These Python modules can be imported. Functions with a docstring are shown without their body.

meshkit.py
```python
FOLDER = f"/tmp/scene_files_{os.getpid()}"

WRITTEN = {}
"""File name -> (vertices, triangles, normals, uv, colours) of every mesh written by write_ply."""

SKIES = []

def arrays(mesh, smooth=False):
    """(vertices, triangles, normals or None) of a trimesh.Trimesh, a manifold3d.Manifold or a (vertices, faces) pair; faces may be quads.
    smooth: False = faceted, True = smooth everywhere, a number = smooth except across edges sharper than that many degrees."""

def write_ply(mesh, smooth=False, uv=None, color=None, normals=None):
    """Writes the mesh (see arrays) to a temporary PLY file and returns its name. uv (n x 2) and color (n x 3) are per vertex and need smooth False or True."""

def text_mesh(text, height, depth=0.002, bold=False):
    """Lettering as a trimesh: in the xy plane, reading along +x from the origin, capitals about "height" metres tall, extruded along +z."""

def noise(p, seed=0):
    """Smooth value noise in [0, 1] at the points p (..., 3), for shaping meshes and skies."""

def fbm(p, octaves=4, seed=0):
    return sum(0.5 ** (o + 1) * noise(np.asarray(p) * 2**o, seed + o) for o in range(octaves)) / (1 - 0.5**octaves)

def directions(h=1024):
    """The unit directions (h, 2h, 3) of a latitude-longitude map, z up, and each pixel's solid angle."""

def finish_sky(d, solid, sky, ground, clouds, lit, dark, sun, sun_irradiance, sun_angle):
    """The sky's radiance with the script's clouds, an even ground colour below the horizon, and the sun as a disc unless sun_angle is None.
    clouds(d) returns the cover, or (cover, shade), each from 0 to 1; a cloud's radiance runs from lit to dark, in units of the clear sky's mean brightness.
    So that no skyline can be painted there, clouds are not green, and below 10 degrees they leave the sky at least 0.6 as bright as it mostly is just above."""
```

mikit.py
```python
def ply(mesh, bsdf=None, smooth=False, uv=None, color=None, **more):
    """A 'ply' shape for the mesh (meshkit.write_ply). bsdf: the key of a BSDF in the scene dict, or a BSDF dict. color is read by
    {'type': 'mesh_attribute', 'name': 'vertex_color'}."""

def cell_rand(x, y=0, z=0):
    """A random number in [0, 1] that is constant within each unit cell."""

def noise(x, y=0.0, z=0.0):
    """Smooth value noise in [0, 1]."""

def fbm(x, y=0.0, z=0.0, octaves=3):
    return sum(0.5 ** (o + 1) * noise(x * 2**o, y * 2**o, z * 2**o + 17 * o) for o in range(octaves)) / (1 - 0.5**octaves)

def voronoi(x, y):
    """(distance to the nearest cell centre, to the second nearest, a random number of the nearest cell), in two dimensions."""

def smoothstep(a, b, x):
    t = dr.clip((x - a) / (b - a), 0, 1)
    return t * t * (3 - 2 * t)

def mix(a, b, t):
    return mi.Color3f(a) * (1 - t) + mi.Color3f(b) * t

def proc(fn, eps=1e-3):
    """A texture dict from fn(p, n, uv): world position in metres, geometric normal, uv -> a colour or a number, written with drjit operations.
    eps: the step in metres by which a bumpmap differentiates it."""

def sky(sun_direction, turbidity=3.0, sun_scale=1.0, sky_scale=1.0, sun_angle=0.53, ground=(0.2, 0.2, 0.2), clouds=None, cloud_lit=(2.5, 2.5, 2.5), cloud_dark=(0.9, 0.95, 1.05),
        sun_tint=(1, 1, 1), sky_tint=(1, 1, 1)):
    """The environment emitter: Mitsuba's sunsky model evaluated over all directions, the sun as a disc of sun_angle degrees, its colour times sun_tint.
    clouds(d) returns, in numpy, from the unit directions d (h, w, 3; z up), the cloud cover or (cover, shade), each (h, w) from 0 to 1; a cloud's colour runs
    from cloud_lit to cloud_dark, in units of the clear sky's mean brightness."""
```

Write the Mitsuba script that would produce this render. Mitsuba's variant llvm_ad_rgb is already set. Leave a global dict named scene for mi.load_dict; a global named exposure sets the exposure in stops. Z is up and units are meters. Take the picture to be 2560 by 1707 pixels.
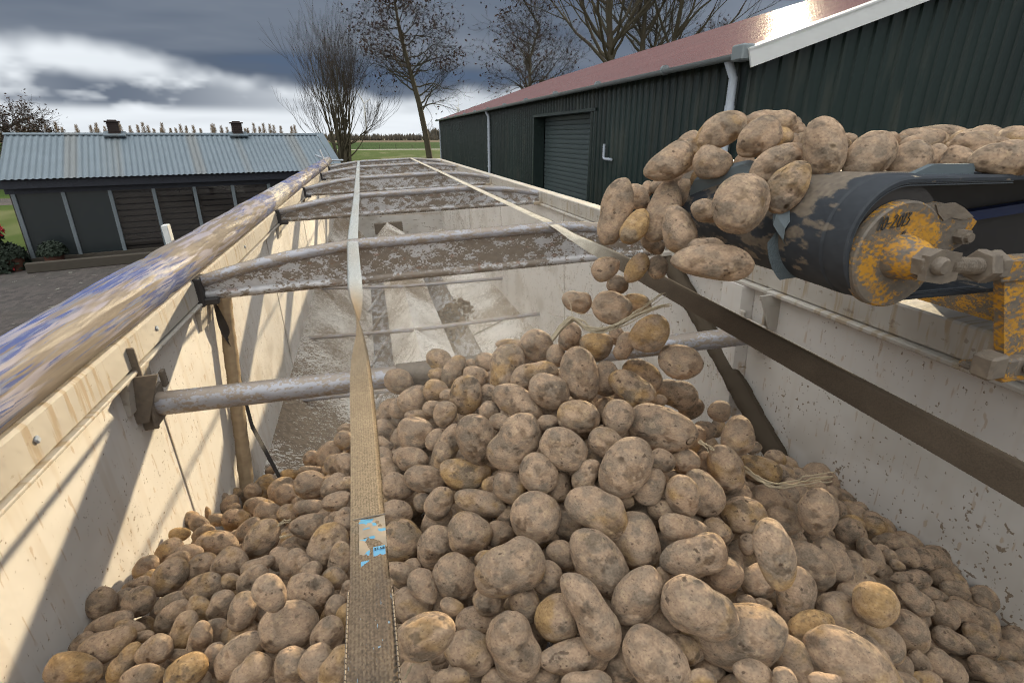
import math, random
import numpy as np, trimesh, mitsuba as mi, drjit as dr
import mikit, meshkit
from mikit import noise, fbm, smoothstep, mix, cell_rand, voronoi
from scipy.spatial import ConvexHull
from scipy.spatial.transform import Rotation as Rot

# ------------------------------------------------------------------ camera, sky, exposure
H = 3.9                                   # eye height above the yard; the models below use z relative to the eye
YAW, PITCH = math.radians(14.504), math.radians(21.07)
FWD = np.array([math.sin(YAW) * math.cos(PITCH), math.cos(YAW) * math.cos(PITCH), -math.sin(PITCH)])
T4 = mi.ScalarTransform4f
scene, labels = {}, {}
scene['camera'] = {'type': 'perspective', 'fov': 87.76, 'fov_axis': 'x', 'near_clip': 0.05, 'far_clip': 9000.0,
                   'to_world': T4().look_at(origin=[0, 0, H], target=[float(FWD[0]), float(FWD[1]), H + float(FWD[2])], up=[0, 0, 1])}
SUN_AZ, SUN_EL = math.radians(37.0), math.radians(15.9)
SUN = [math.sin(SUN_AZ) * math.cos(SUN_EL), math.cos(SUN_AZ) * math.cos(SUN_EL), math.sin(SUN_EL)]

def clouds(d):
    az = np.degrees(np.arctan2(d[..., 0], d[..., 1])); el = np.degrees(np.arcsin(np.clip(d[..., 2], -1, 1)))
    sm = lambda a, b, x: (lambda t: t * t * (3 - 2 * t))(np.clip((x - a) / (b - a), 0, 1))
    # a sheet of cloud seen from below: coordinates on a plane overhead, so that it streaks towards the horizon
    k = 1.0 / (np.maximum(d[..., 2], 0) + 0.11)
    P = np.stack([d[..., 0] * k * 1.0, d[..., 1] * k * 1.9, np.zeros_like(az)], -1)
    sheet = meshkit.fbm(P * 0.62 + 11.3, 6, 3)
    soft = meshkit.fbm(P * 0.42 + 4.1, 3, 8)
    Q = np.stack([az / 4.2, el / 1.7, np.zeros_like(az)], -1)
    puff = meshkit.fbm(Q * 0.8 + 7.0, 5, 21)
    ragged = meshkit.fbm(np.stack([az / 5.0, el / 4.0, np.zeros_like(az)], -1), 4, 5)
    # clouds towards the sun are lit from behind and show dark undersides; unseen cloud overhead and behind the camera is brightened as fill for the heap
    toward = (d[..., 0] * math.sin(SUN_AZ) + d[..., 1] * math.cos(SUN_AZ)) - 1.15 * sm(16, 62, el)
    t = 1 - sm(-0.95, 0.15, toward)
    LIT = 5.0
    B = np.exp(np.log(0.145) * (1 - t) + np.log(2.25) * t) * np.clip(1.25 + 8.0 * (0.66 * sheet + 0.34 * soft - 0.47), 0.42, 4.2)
    # its base: a ragged edge above the horizon with a brighter gap of far lit cloud and pale sky beneath
    base = 3.5 + 3.0 * np.exp(-(((az + 25) / 13.0) ** 2)) + (ragged - 0.5) * 2.6
    gap = 1 - sm(base - 0.7, base + 1.0, el)
    far = np.clip((puff - 0.40) * 5.5, 0, 1) * sm(1.7, 2.7, el) * (1 - sm(3.9, 5.6, el + (ragged - .5) * 2.4)) * (0.25 + 0.75 * np.exp(-(((az + 20) / 12.0) ** 2)))
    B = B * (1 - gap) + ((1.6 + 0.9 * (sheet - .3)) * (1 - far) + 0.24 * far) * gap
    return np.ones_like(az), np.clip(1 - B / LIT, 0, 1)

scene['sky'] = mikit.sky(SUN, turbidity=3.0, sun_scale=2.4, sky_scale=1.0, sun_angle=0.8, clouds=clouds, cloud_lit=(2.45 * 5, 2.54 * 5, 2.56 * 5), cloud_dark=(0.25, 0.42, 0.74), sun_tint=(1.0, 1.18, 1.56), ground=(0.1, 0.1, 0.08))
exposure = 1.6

# ------------------------------------------------------------------ helpers
TH = math.radians(-2.5)                   # the trailer stands slightly lower on one side
RT = np.array([[math.cos(TH), 0, math.sin(TH)], [0, 1, 0], [-math.sin(TH), 0, math.cos(TH)]])

class MB:
    """Collects boxes, tubes and sheets into one mesh."""
    def __init__(s): s.v, s.f, s.n, s.uv = [], [], 0, []
    def raw(s, v, f):
        v, f = np.asarray(v, float), np.asarray(f, int)
        if f.shape[1] == 4: f = np.vstack([f[:, [0, 1, 2]], f[:, [0, 2, 3]]])
        s.v.append(v); s.f.append(f + s.n); s.n += len(v); return s
    def tm(s, m): return s.raw(m.vertices, m.faces)
    def box(s, c, size, R=None, bevel=0.0):
        h = np.asarray(size, float) / 2
        if bevel > 0:
            b = min(bevel, h.min() * 0.9); pts = []
            for sx in (-1, 1):
                for sy in (-1, 1):
                    for sz in (-1, 1):
                        q = np.array([sx, sy, sz])
                        for k in range(3):
                            w = h.copy() - b; w[k] = h[k]; pts.append(q * w)
            v = np.array(pts); f = ConvexHull(v).simplices
            n = np.cross(v[f[:, 1]] - v[f[:, 0]], v[f[:, 2]] - v[f[:, 0]]); fl = (n * v[f[:, 0]]).sum(1) < 0; f[fl] = f[fl][:, ::-1]
        else:
            v = np.array([[x, y, z] for x in (-1, 1) for y in (-1, 1) for z in (-1, 1)]) * h
            f = np.array([[0, 1, 3], [0, 3, 2], [4, 6, 7], [4, 7, 5], [0, 4, 5], [0, 5, 1], [2, 3, 7], [2, 7, 6], [0, 2, 6], [0, 6, 4], [1, 5, 7], [1, 7, 3]])
        if R is not None: v = v @ np.asarray(R).T
        return s.raw(v + np.asarray(c, float), f)
    def span(s, lo, hi, bevel=0.0):
        lo, hi = np.asarray(lo, float), np.asarray(hi, float); return s.box((lo + hi) / 2, hi - lo, None, bevel)
    def tube(s, pts, r, sides=8, caps=True):
        p = np.asarray(pts, float); n = len(p); r = np.broadcast_to(np.asarray(r, float), (n,))
        t = np.gradient(p, axis=0); t /= np.linalg.norm(t, axis=1, keepdims=True) + 1e-12
        a = np.cross(t[0], [0, 0, 1.0] if abs(t[0][2]) < 0.9 else [1.0, 0, 0]); a /= np.linalg.norm(a); A = [a]
        for i in range(1, n):
            a = A[-1] - t[i] * (A[-1] @ t[i]); A.append(a / (np.linalg.norm(a) + 1e-12))
        A = np.array(A); B = np.cross(t, A); g = np.arange(sides) * 2 * np.pi / sides
        v = p[:, None] + r[:, None, None] * (np.cos(g)[None, :, None] * A[:, None] + np.sin(g)[None, :, None] * B[:, None])
        i, j = np.meshgrid(np.arange(n - 1), np.arange(sides), indexing='ij'); j2 = (j + 1) % sides
        f = np.stack([i * sides + j, i * sides + j2, (i + 1) * sides + j2, (i + 1) * sides + j], -1).reshape(-1, 4)
        f = np.vstack([f[:, [0, 1, 2]], f[:, [0, 2, 3]]]); v = v.reshape(-1, 3)
        if caps:
            v = np.vstack([v, p[:1], p[-1:]]); k = np.arange(sides); k2 = (k + 1) % sides
            f = np.vstack([f, np.stack([k * 0 + n * sides, k2, k], 1), np.stack([k * 0 + n * sides + 1, (n - 1) * sides + k, (n - 1) * sides + k2], 1)])
        return s.raw(v, f)
    def prism(s, poly, o, ex, ey, ez, depth):
        """A flat outline (x, y pairs along ex and ey from o) made depth thick along ez."""
        from shapely.geometry import Polygon
        m = trimesh.creation.extrude_polygon(Polygon(poly), depth, engine='earcut')
        Mx = np.stack([ex, ey, ez], 1).astype(float); v = m.vertices @ Mx.T + np.asarray(o, float)
        f = m.faces if np.linalg.det(Mx) > 0 else m.faces[:, ::-1]
        return s.raw(v, f)
    def grid(s, P):
        P = np.asarray(P, float); a, b = P.shape[:2]; i, j = np.meshgrid(np.arange(a - 1), np.arange(b - 1), indexing='ij')
        f = np.stack([i * b + j, (i + 1) * b + j, (i + 1) * b + j + 1, i * b + j + 1], -1).reshape(-1, 4)
        return s.raw(P.reshape(-1, 3), f)
    def mesh(s): return np.vstack(s.v), np.vstack(s.f)

USED = {}
def fresh(key):
    k = USED.get(key, -1) + 1; USED[key] = k
    return key if k == 0 else f'{key}_{k:03d}'
def emit(key, m, bsdf, smooth=False, trailer=False, uv=None, more=None):
    v, f = m.mesh() if isinstance(m, MB) else m
    v = np.asarray(v, float)
    if trailer: v = v @ RT.T
    v = v + [0, 0, H]
    scene[key] = mikit.ply(trimesh.Trimesh(v, f, process=False), bsdf, smooth=smooth, uv=uv, **(more or {}))
    return key
def part(parent, name, m, bsdf, smooth=False, trailer=False, label=None, kind=None, uv=None):
    key = fresh(parent + '__' + name); emit(key, m, bsdf, smooth, trailer, uv)
    if label or kind:
        labels[key] = {}
        if label: labels[key]['label'] = label
        if kind: labels[key]['kind'] = kind
    return key
def thing(name, label, cat, group=None):
    key = fresh(name); labels[key] = {'label': label, 'category': cat}
    if group: labels[key]['group'] = group
    return key
def struct(name, m, bsdf, smooth=False, trailer=False, kind='structure', label=None):
    key = fresh(name); emit(key, m, bsdf, smooth, trailer); labels[key] = {'kind': kind}
    if label: labels[key]['label'] = label
    return key
def solo(name, m, bsdf, label, cat, smooth=False, trailer=False, group=None, uv=None):
    key = thing(name, label, cat, group); emit(key, m, bsdf, smooth, trailer, uv); return key

# ------------------------------------------------------------------ materials
def pr(c, rough=0.6, metallic=0.0, spec=0.5, bump=None, bscale=0.001, eps=1e-3, **k):
    d = {'type': 'principled', 'base_color': {'type': 'rgb', 'value': list(c)} if isinstance(c, (tuple, list)) else c, 'roughness': rough, 'metallic': metallic, 'specular': spec, **k}
    if bump is not None: d = {'type': 'bumpmap', 'tex': mikit.proc(bump, eps), 'scale': bscale, 'nested': d}
    return {'type': 'twosided', 'bsdf': d}
F = mi.Float
def thr(x, a, b): return smoothstep(a, b, x)

def potato_col(p, n, uv):
    k = dr.floor(uv.y); s = (uv.y - k) * 61.0
    x, y, z = p.x + s, p.y - s * 0.7, p.z + s * 1.3
    big = fbm(x * 16, y * 16, z * 16, 3); mid = fbm(x * 55, y * 55, z * 55, 3); fine = noise(x * 330, y * 330, z * 330)
    dusty = mix((0.305, 0.210, 0.140), (0.230, 0.168, 0.118), thr(mid, 0.35, 0.65))
    clean = mix((0.350, 0.216, 0.086), (0.28, 0.170, 0.070), thr(mid, 0.4, 0.62))
    c = mix(dusty, clean, thr(big + 0.35 * (mid - 0.5) + (uv.x - 0.5) * 0.75, 0.48, 0.74) * 0.75)
    c = mix(c, (0.150, 0.118, 0.088), thr(fbm(x * 26 + 9, y * 26, z * 26, 4), 0.52, 0.68) * 0.75)
    c = mix(c, (0.40, 0.285, 0.18), thr(fbm(x * 60, y * 60 + 7, z * 60, 3), 0.60, 0.72) * 0.35)
    sc = 0.6 * noise(x * 80 + 3, y * 80, z * 80) + 0.4 * noise(x * 190 + 3, y * 190, z * 190)
    c = mix(c, (0.075, 0.052, 0.036), thr(sc, 0.735 - 0.03 * k, 0.86 - 0.03 * k) * 0.85)
    c = mix(c, (0.075, 0.058, 0.044), thr(fbm(x * 42, y * 42 + 5, z * 42, 4), 0.645 - 0.05 * k, 0.78 - 0.05 * k) * 0.62)
    pin = noise(x * 520, y * 520, z * 520)
    c = mix(c, (0.11, 0.078, 0.052), thr(pin, 0.76, 0.92) * 0.62)
    c = c * (0.76 + 0.48 * fine) * (1.0 - 0.12 * dr.select(k == 1.0, F(1), F(0)))
    return c
def potato_bump(p, n, uv):
    s = (uv.y - dr.floor(uv.y)) * 61.0
    x, y, z = p.x + s, p.y - s * 0.7, p.z + s * 1.3
    e = noise(x * 62, y * 62, z * 62)
    return 0.55 * fbm(x * 100, y * 100, z * 100, 4) + 0.25 * noise(x * 420, y * 420, z * 420) - 0.9 * thr(e, 0.82, 0.95) + 0.5 * thr(fbm(x * 34, y * 34, z * 34, 3), 0.55, 0.62)
scene['m_potato'] = pr(mikit.proc(potato_col), 0.88, spec=0.2, bump=potato_bump, bscale=0.0017, eps=8e-4)

def wall_col(p, n, uv):
    y, z = p.y, p.z
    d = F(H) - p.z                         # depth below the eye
    c = mix((0.61, 0.580, 0.54), (0.49, 0.46, 0.415), fbm(p.y * 2.3 + p.x * 3, p.z * 2.0, p.x, 3))
    streak = fbm(y * 30, z * 2.4, p.x * 4, 3)
    c = mix(c, (0.50, 0.44, 0.37), thr(streak, 0.53, 0.74) * 0.5)
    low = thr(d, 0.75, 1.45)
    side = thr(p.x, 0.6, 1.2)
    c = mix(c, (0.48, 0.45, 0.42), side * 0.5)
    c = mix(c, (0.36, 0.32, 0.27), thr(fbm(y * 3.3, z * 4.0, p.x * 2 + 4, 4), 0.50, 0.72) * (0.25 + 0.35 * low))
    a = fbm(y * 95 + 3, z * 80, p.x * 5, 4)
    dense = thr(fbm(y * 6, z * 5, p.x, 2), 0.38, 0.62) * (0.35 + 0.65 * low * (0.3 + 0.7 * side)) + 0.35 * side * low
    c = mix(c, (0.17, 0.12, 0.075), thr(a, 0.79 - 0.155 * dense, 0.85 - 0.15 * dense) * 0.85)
    b = noise(y * 170, z * 130, p.x * 9)
    c = mix(c, (0.13, 0.09, 0.055), thr(b, 0.945 - 0.07 * dense, 0.985) * 0.75)
    c = mix(c, (0.36, 0.25, 0.15), thr(fbm(y * 85, z * 20, 3.0, 2), 0.76, 0.84) * 0.5)
    return c
scene['m_wall'] = pr(mikit.proc(wall_col), 0.55, spec=0.35, bump=lambda p, n, uv: fbm(p.y * 60, p.z * 45, p.x * 10, 2), bscale=0.0012)

def floor_col(p, n, uv):
    w = fbm(p.x * 5, p.y * 5, 1.0, 3)
    a = fbm(p.x * 30 + p.y * 14 + w * 2, p.y * 120 - p.x * 96 + w * 5, p.z * 3, 4); b = noise(p.x * 150, p.y * 190, 2.0)
    patch = fbm(p.x * 2.2, p.y * 1.4, 2.0, 3)
    m = thr(0.72 * a + 0.28 * b + 0.55 * (patch - 0.5) + 0.07 * thr(-p.x, 0.15, 0.3), 0.445, 0.545)
    c = mix((0.60, 0.565, 0.515), (0.43, 0.395, 0.35), fbm(p.x * 6, p.y * 4, 0.0, 3))
    return mix(c, mix((0.13, 0.092, 0.060), (0.22, 0.165, 0.11), noise(p.x * 60, p.y * 60)), m * 0.94)
scene['m_floor'] = pr(mikit.proc(floor_col), 0.7, spec=0.3)

def bar_col(p, n, uv):
    a = fbm(p.x * 22, p.y * 9, p.z * 30, 5); b = fbm(p.x * 130, p.y * 70, p.z * 130 + 4, 4)
    c = fbm(p.x * 2.4 + p.y, 3.0, p.z * 4, 2)
    m = thr(0.42 * a + 0.40 * b + 0.18 * c, 0.455, 0.515)
    steel = mix((0.46, 0.445, 0.44), (0.31, 0.30, 0.295), fbm(p.x * 40, p.y * 24, p.z * 40, 3))
    mud = mix((0.115, 0.085, 0.060), (0.185, 0.145, 0.105), fbm(p.x * 60, p.y * 60, p.z * 60, 3))
    return mix(mix(steel, mud, m * 0.93), (0.20, 0.10, 0.055), thr(fbm(p.x * 30 + 7, p.y * 12, p.z * 40, 3), 0.68, 0.78) * 0.5)
def tube_col(p, n, uv):
    a = fbm(p.x * 14, p.y * 40, p.z * 40, 4); b = fbm(p.x * 120, p.y * 120, p.z * 120, 3)
    steel = mix((0.36, 0.36, 0.385), (0.26, 0.255, 0.27), fbm(p.x * 24, p.y * 24, p.z * 24, 2))
    up = thr(n.z, 0.55, 0.95)
    m = thr(0.5 * a + 0.5 * b + 0.10 * up, 0.47, 0.56)
    return mix(steel, mix((0.20, 0.15, 0.105), (0.27, 0.21, 0.15), b), m * 0.8)
scene['m_tube'] = pr(mikit.proc(tube_col), 0.45, metallic=0.3, bump=lambda p, n, uv: fbm(p.x * 60, p.y * 60, p.z * 60, 2), bscale=0.0012)
scene['m_bar'] = pr(mikit.proc(bar_col), 0.5, metallic=0.25, bump=lambda p, n, uv: fbm(p.x * 46, p.y * 21, p.z * 60 + 4, 2), bscale=0.003)

def rim_col(p, n, uv):
    c = mix((0.40, 0.372, 0.33), (0.28, 0.25, 0.21), fbm(p.y * 7, p.z * 9, p.x * 3, 3))
    c = mix(c, (0.27, 0.20, 0.125), thr(fbm(p.y * 60, p.z * 7, p.x * 6, 3), 0.52, 0.70) * 0.75)
    return mix(c, (0.12, 0.085, 0.055), thr(fbm(p.y * 40, p.z * 60, p.x * 12, 4), 0.66, 0.78) * 0.5)
scene['m_rim'] = pr(mikit.proc(rim_col), 0.6, bump=lambda p, n, uv: fbm(p.y * 50, p.z * 50, p.x * 50, 2), bscale=0.0015)

def tarp_col(p, n, uv):
    u, v = uv.x, uv.y                      # metres along the roll, turns around it
    w = fbm(u * 3.0, v * 8.0, 4.0, 3)
    sw = fbm(u * 5.0 + v * 26.0 + w * 4, v * 120 - u * 5.0 + w * 7, 1.0, 4)
    blot = fbm(u * 2.6, v * 6.0, 7.0, 4)
    m0 = sw * 0.42 + blot * 0.58
    mud = thr(m0, 0.40, 0.52)
    blue = mix((0.050, 0.068, 0.18), (0.12, 0.135, 0.20), thr(fbm(u * 14, v * 90, 3.0, 3), 0.4, 0.66))
    dirt = mix((0.172, 0.143, 0.112), (0.122, 0.098, 0.074), fbm(u * 9, v * 70, 5.0, 3))
    c = mix(blue, mix(dirt, (0.24, 0.225, 0.27), thr(fbm(u * 4, v * 30, 8.0, 3), 0.48, 0.68) * 0.8), mud * 0.93)
    band = noise(u * 1.7 + v * 1.2, 9.0)
    return mix(c, (0.36, 0.33, 0.28), thr(band, 0.84, 0.92) * (0.25 + 0.75 * thr(sw, 0.42, 0.54)))
def tarp_rough(p, n, uv):
    sw = fbm(uv.x * 2.2 + uv.y * 3.0, uv.y * 26 - uv.x * 1.3, 1.0, 3)
    return 0.56 + 0.24 * thr(sw, 0.42, 0.56)
scene['m_tarp'] = pr(mikit.proc(tarp_col), mikit.proc(tarp_rough), spec=0.3, bump=lambda p, n, uv: fbm(uv.x * 5 + uv.y * 4, uv.y * 18, 2.0, 3), bscale=0.006)

def strap_col(p, n, uv):
    c = mix((0.265, 0.200, 0.130), (0.19, 0.14, 0.09), fbm(uv.x * 18, uv.y * 12, 3.0, 3))
    near = 1 - thr(uv.x, 0.50, 0.78)
    c = mix(c, (0.085, 0.066, 0.052), near * (0.65 + 0.35 * noise(uv.x * 20, uv.y * 60)))
    c = mix(c, (0.33, 0.36, 0.37), thr(uv.x, 1.5, 1.95) * (0.55 + 0.35 * noise(uv.x * 3, uv.y * 20)))
    w = noise(uv.x * 430, uv.y * 620)
    rib = 0.5 + 0.5 * dr.sin(uv.y * 1500.0)
    c = c * (0.55 + 0.62 * w + 0.22 * rib)
    c = mix(c, (0.20, 0.33, 0.46), thr(noise(uv.x * 120, uv.y * 420), 0.90, 0.97) * (1 - thr(uv.x, 0.50, 0.54)) * 0.6)
    return c
scene['m_strap'] = pr(mikit.proc(strap_col), 0.95, spec=0.1, bump=lambda p, n, uv: noise(uv.x * 620, uv.y * 900), bscale=0.0012, eps=3e-4)
def strap2_col(p, n, uv):
    c = mix((0.072, 0.054, 0.038), (0.046, 0.034, 0.024), fbm(uv.x * 14, uv.y * 30, 3.0, 3))  # near run painted dark for shade, far run painted cream for sunlight
    c = mix(c, (0.40, 0.36, 0.29), thr(uv.x, 1.7, 2.3) * (0.6 + 0.4 * noise(uv.x * 22, uv.y * 60)))
    return c * (0.8 + 0.4 * noise(uv.x * 600, uv.y * 900))
scene['m_strap_painted_shade'] = pr(mikit.proc(strap2_col), 0.95, spec=0.1)
def label_col(p, n, uv):
    c = mix((0.31, 0.25, 0.185), (0.225, 0.18, 0.13), fbm(uv.x * 90, uv.y * 90, 3.0, 3))
    a = thr(fbm(uv.x * 60 + 3, uv.y * 75, 1.0, 3), 0.66, 0.70)
    return mix(c, (0.09, 0.25, 0.37), a)
scene['m_label'] = pr(mikit.proc(label_col), 0.8, spec=0.2)
scene['m_label_blue'] = pr((0.09, 0.25, 0.39), 0.7)
scene['m_ink'] = pr((0.02, 0.018, 0.016), 0.7)
def cloth_col(p, n, uv): return mix((0.30, 0.225, 0.145), (0.20, 0.145, 0.09), fbm(p.x * 40, p.y * 40, p.z * 60, 3))
scene['m_wrap'] = pr(mikit.proc(cloth_col), 0.9, spec=0.15)
scene['m_wrap_dark'] = pr((0.06, 0.046, 0.032), 0.9, spec=0.15)
scene['m_black'] = pr((0.025, 0.022, 0.021), 0.6)

def rubber_col(p, n, uv):
    a = fbm(p.x * 24, p.y * 24, p.z * 24, 3)
    c = mix((0.020, 0.023, 0.028), (0.042, 0.047, 0.054), a)
    fl = fbm(p.x * 60 + 4, p.y * 34, p.z * 60, 4)
    face = thr(p.z - H, -0.13, -0.06)                       # the carrying side is dusted, the returning side only flecked
    near = thr(p.y, 0.705, 0.745)
    dust = thr(0.65 * fl + 0.35 * fbm(p.x * 9, p.y * 7, p.z * 9, 3) + (0.16 * face + 0.03) * near - 0.10 * (1 - near), 0.52, 0.62)
    return mix(c, mix((0.185, 0.145, 0.105), (0.115, 0.093, 0.072), noise(p.x * 160, p.y * 160, p.z * 160)), dust * 0.85)
scene['m_belt'] = pr(mikit.proc(rubber_col), 0.62, spec=0.25, bump=lambda p, n, uv: fbm(p.x * 70, p.y * 70, p.z * 70, 3), bscale=0.0012)
scene['m_rubber'] = pr((0.052, 0.060, 0.070), 0.42, spec=0.5)
scene['m_cleat'] = pr((0.085, 0.105, 0.115), 0.5, spec=0.45)
def yellow_col(p, n, uv):
    a = fbm(p.x * 34, p.y * 34, p.z * 34, 4); b = fbm(p.x * 230, p.y * 230, p.z * 230, 4)
    rad = dr.sqrt(dr.square(p.x - 0.791) + dr.square(p.z - (H - 0.174)))
    plate = thr(-rad, -0.135, -0.125)
    cake = plate * (0.15 * thr(rad, 0.060, 0.084) + 0.10 * thr(-rad, -0.050, -0.034) + 0.08 * thr(H - 0.174 - p.z, 0.0, 0.07) - 0.09)   # mud caked at the rim, round the boss and below
    m = thr(0.55 * a + 0.45 * b + cake, 0.43, 0.58)
    mud = mix((0.150, 0.122, 0.094), (0.085, 0.071, 0.058), fbm(p.x * 120, p.y * 120, p.z * 120, 3))
    y = mix((0.42, 0.205, 0.020), (0.32, 0.15, 0.016), noise(p.x * 30, p.z * 30))
    return mix(mix(y, (0.23, 0.13, 0.045), thr(b, 0.45, 0.6) * 0.6), mud, m)
scene['m_yellow'] = pr(mikit.proc(yellow_col), 0.55, spec=0.4, bump=lambda p, n, uv: fbm(p.x * 120, p.y * 120, p.z * 120, 3), bscale=0.0016, eps=5e-4)
def mud_col(p, n, uv): return mix((0.195, 0.155, 0.115), (0.10, 0.082, 0.066), fbm(p.x * 70, p.y * 70, p.z * 70, 4))
scene['m_mud_steel'] = pr(mikit.proc(mud_col), 0.62, metallic=0.2, bump=lambda p, n, uv: fbm(p.x * 150, p.y * 150, p.z * 150, 3), bscale=0.0015, eps=5e-4)
scene['m_dark_steel'] = pr((0.030, 0.026, 0.024), 0.6)
scene['m_blue'] = pr((0.008, 0.018, 0.07), 0.5)

def clad_col(p, n, uv):
    sh = cell_rand(dr.floor((p.y - 7.2) + 0.001) * thr(p.y, 7.3, 7.31), dr.floor((p.x - 5.4) + 0.001) * thr(-p.y, -7.31, -7.3))
    c = mix((0.007, 0.014, 0.0125), (0.012, 0.022, 0.019), fbm(p.x * 2.1, p.y * 0.9, p.z * 0.35, 3))
    return mix(c, (0.034, 0.037, 0.029), thr(fbm(p.x * 5, p.y * 5, p.z * 0.8, 3), 0.52, 0.75) * 0.5 + 0.25 * thr(-p.z, -1.6, -0.2)) * (0.78 + 0.44 * sh)
scene['m_clad'] = pr(mikit.proc(clad_col), 0.42, spec=0.35)
scene['m_shutter'] = pr((0.040, 0.054, 0.054), 0.5)
def red_col(p, n, uv): return mix((0.085, 0.018, 0.018), (0.125, 0.034, 0.031), fbm(p.x * 1.4, p.y * 2.0, p.z, 3))
scene['m_red'] = pr(mikit.proc(red_col), 0.30, spec=0.5, clearcoat=0.8, clearcoat_gloss=0.94)
scene['m_white'] = pr((0.55, 0.55, 0.53), 0.35)
scene['m_pvc'] = pr((0.34, 0.37, 0.41), 0.4)
scene['m_gutter'] = pr((0.16, 0.18, 0.185), 0.4)
def shed_roof_col(p, n, uv):
    c = mix((0.130, 0.162, 0.186), (0.105, 0.133, 0.153), fbm(p.x * 1.3, p.y * 1.3, p.z * 4, 3))
    a = fbm((p.x * 0.956 + p.y * 0.292) * 1.1, 0.0, 5.0, 3)
    return mix(c, (0.155, 0.14, 0.115), thr(a, 0.58, 0.72) * 0.45)
scene['m_shed_roof'] = pr(mikit.proc(shed_roof_col), 0.5)
scene['m_fascia'] = pr((0.012, 0.014, 0.022), 0.6)
scene['m_post'] = pr((0.13, 0.15, 0.16), 0.6)
def board_col(p, n, uv):
    return mix((0.026, 0.021, 0.018), (0.042, 0.034, 0.028), fbm(p.x * 3, p.y * 3, p.z * 30, 3))
scene['m_board'] = pr(mikit.proc(board_col), 0.7)
scene['m_pane_dark'] = pr((0.022, 0.027, 0.028), 0.22, spec=0.6)
scene['m_pane'] = {'type': 'thindielectric', 'int_ior': 1.5}
scene['m_brick_brown'] = pr((0.030, 0.018, 0.015), 0.8)
scene['m_timber'] = pr((0.055, 0.045, 0.033), 0.85)
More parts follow.
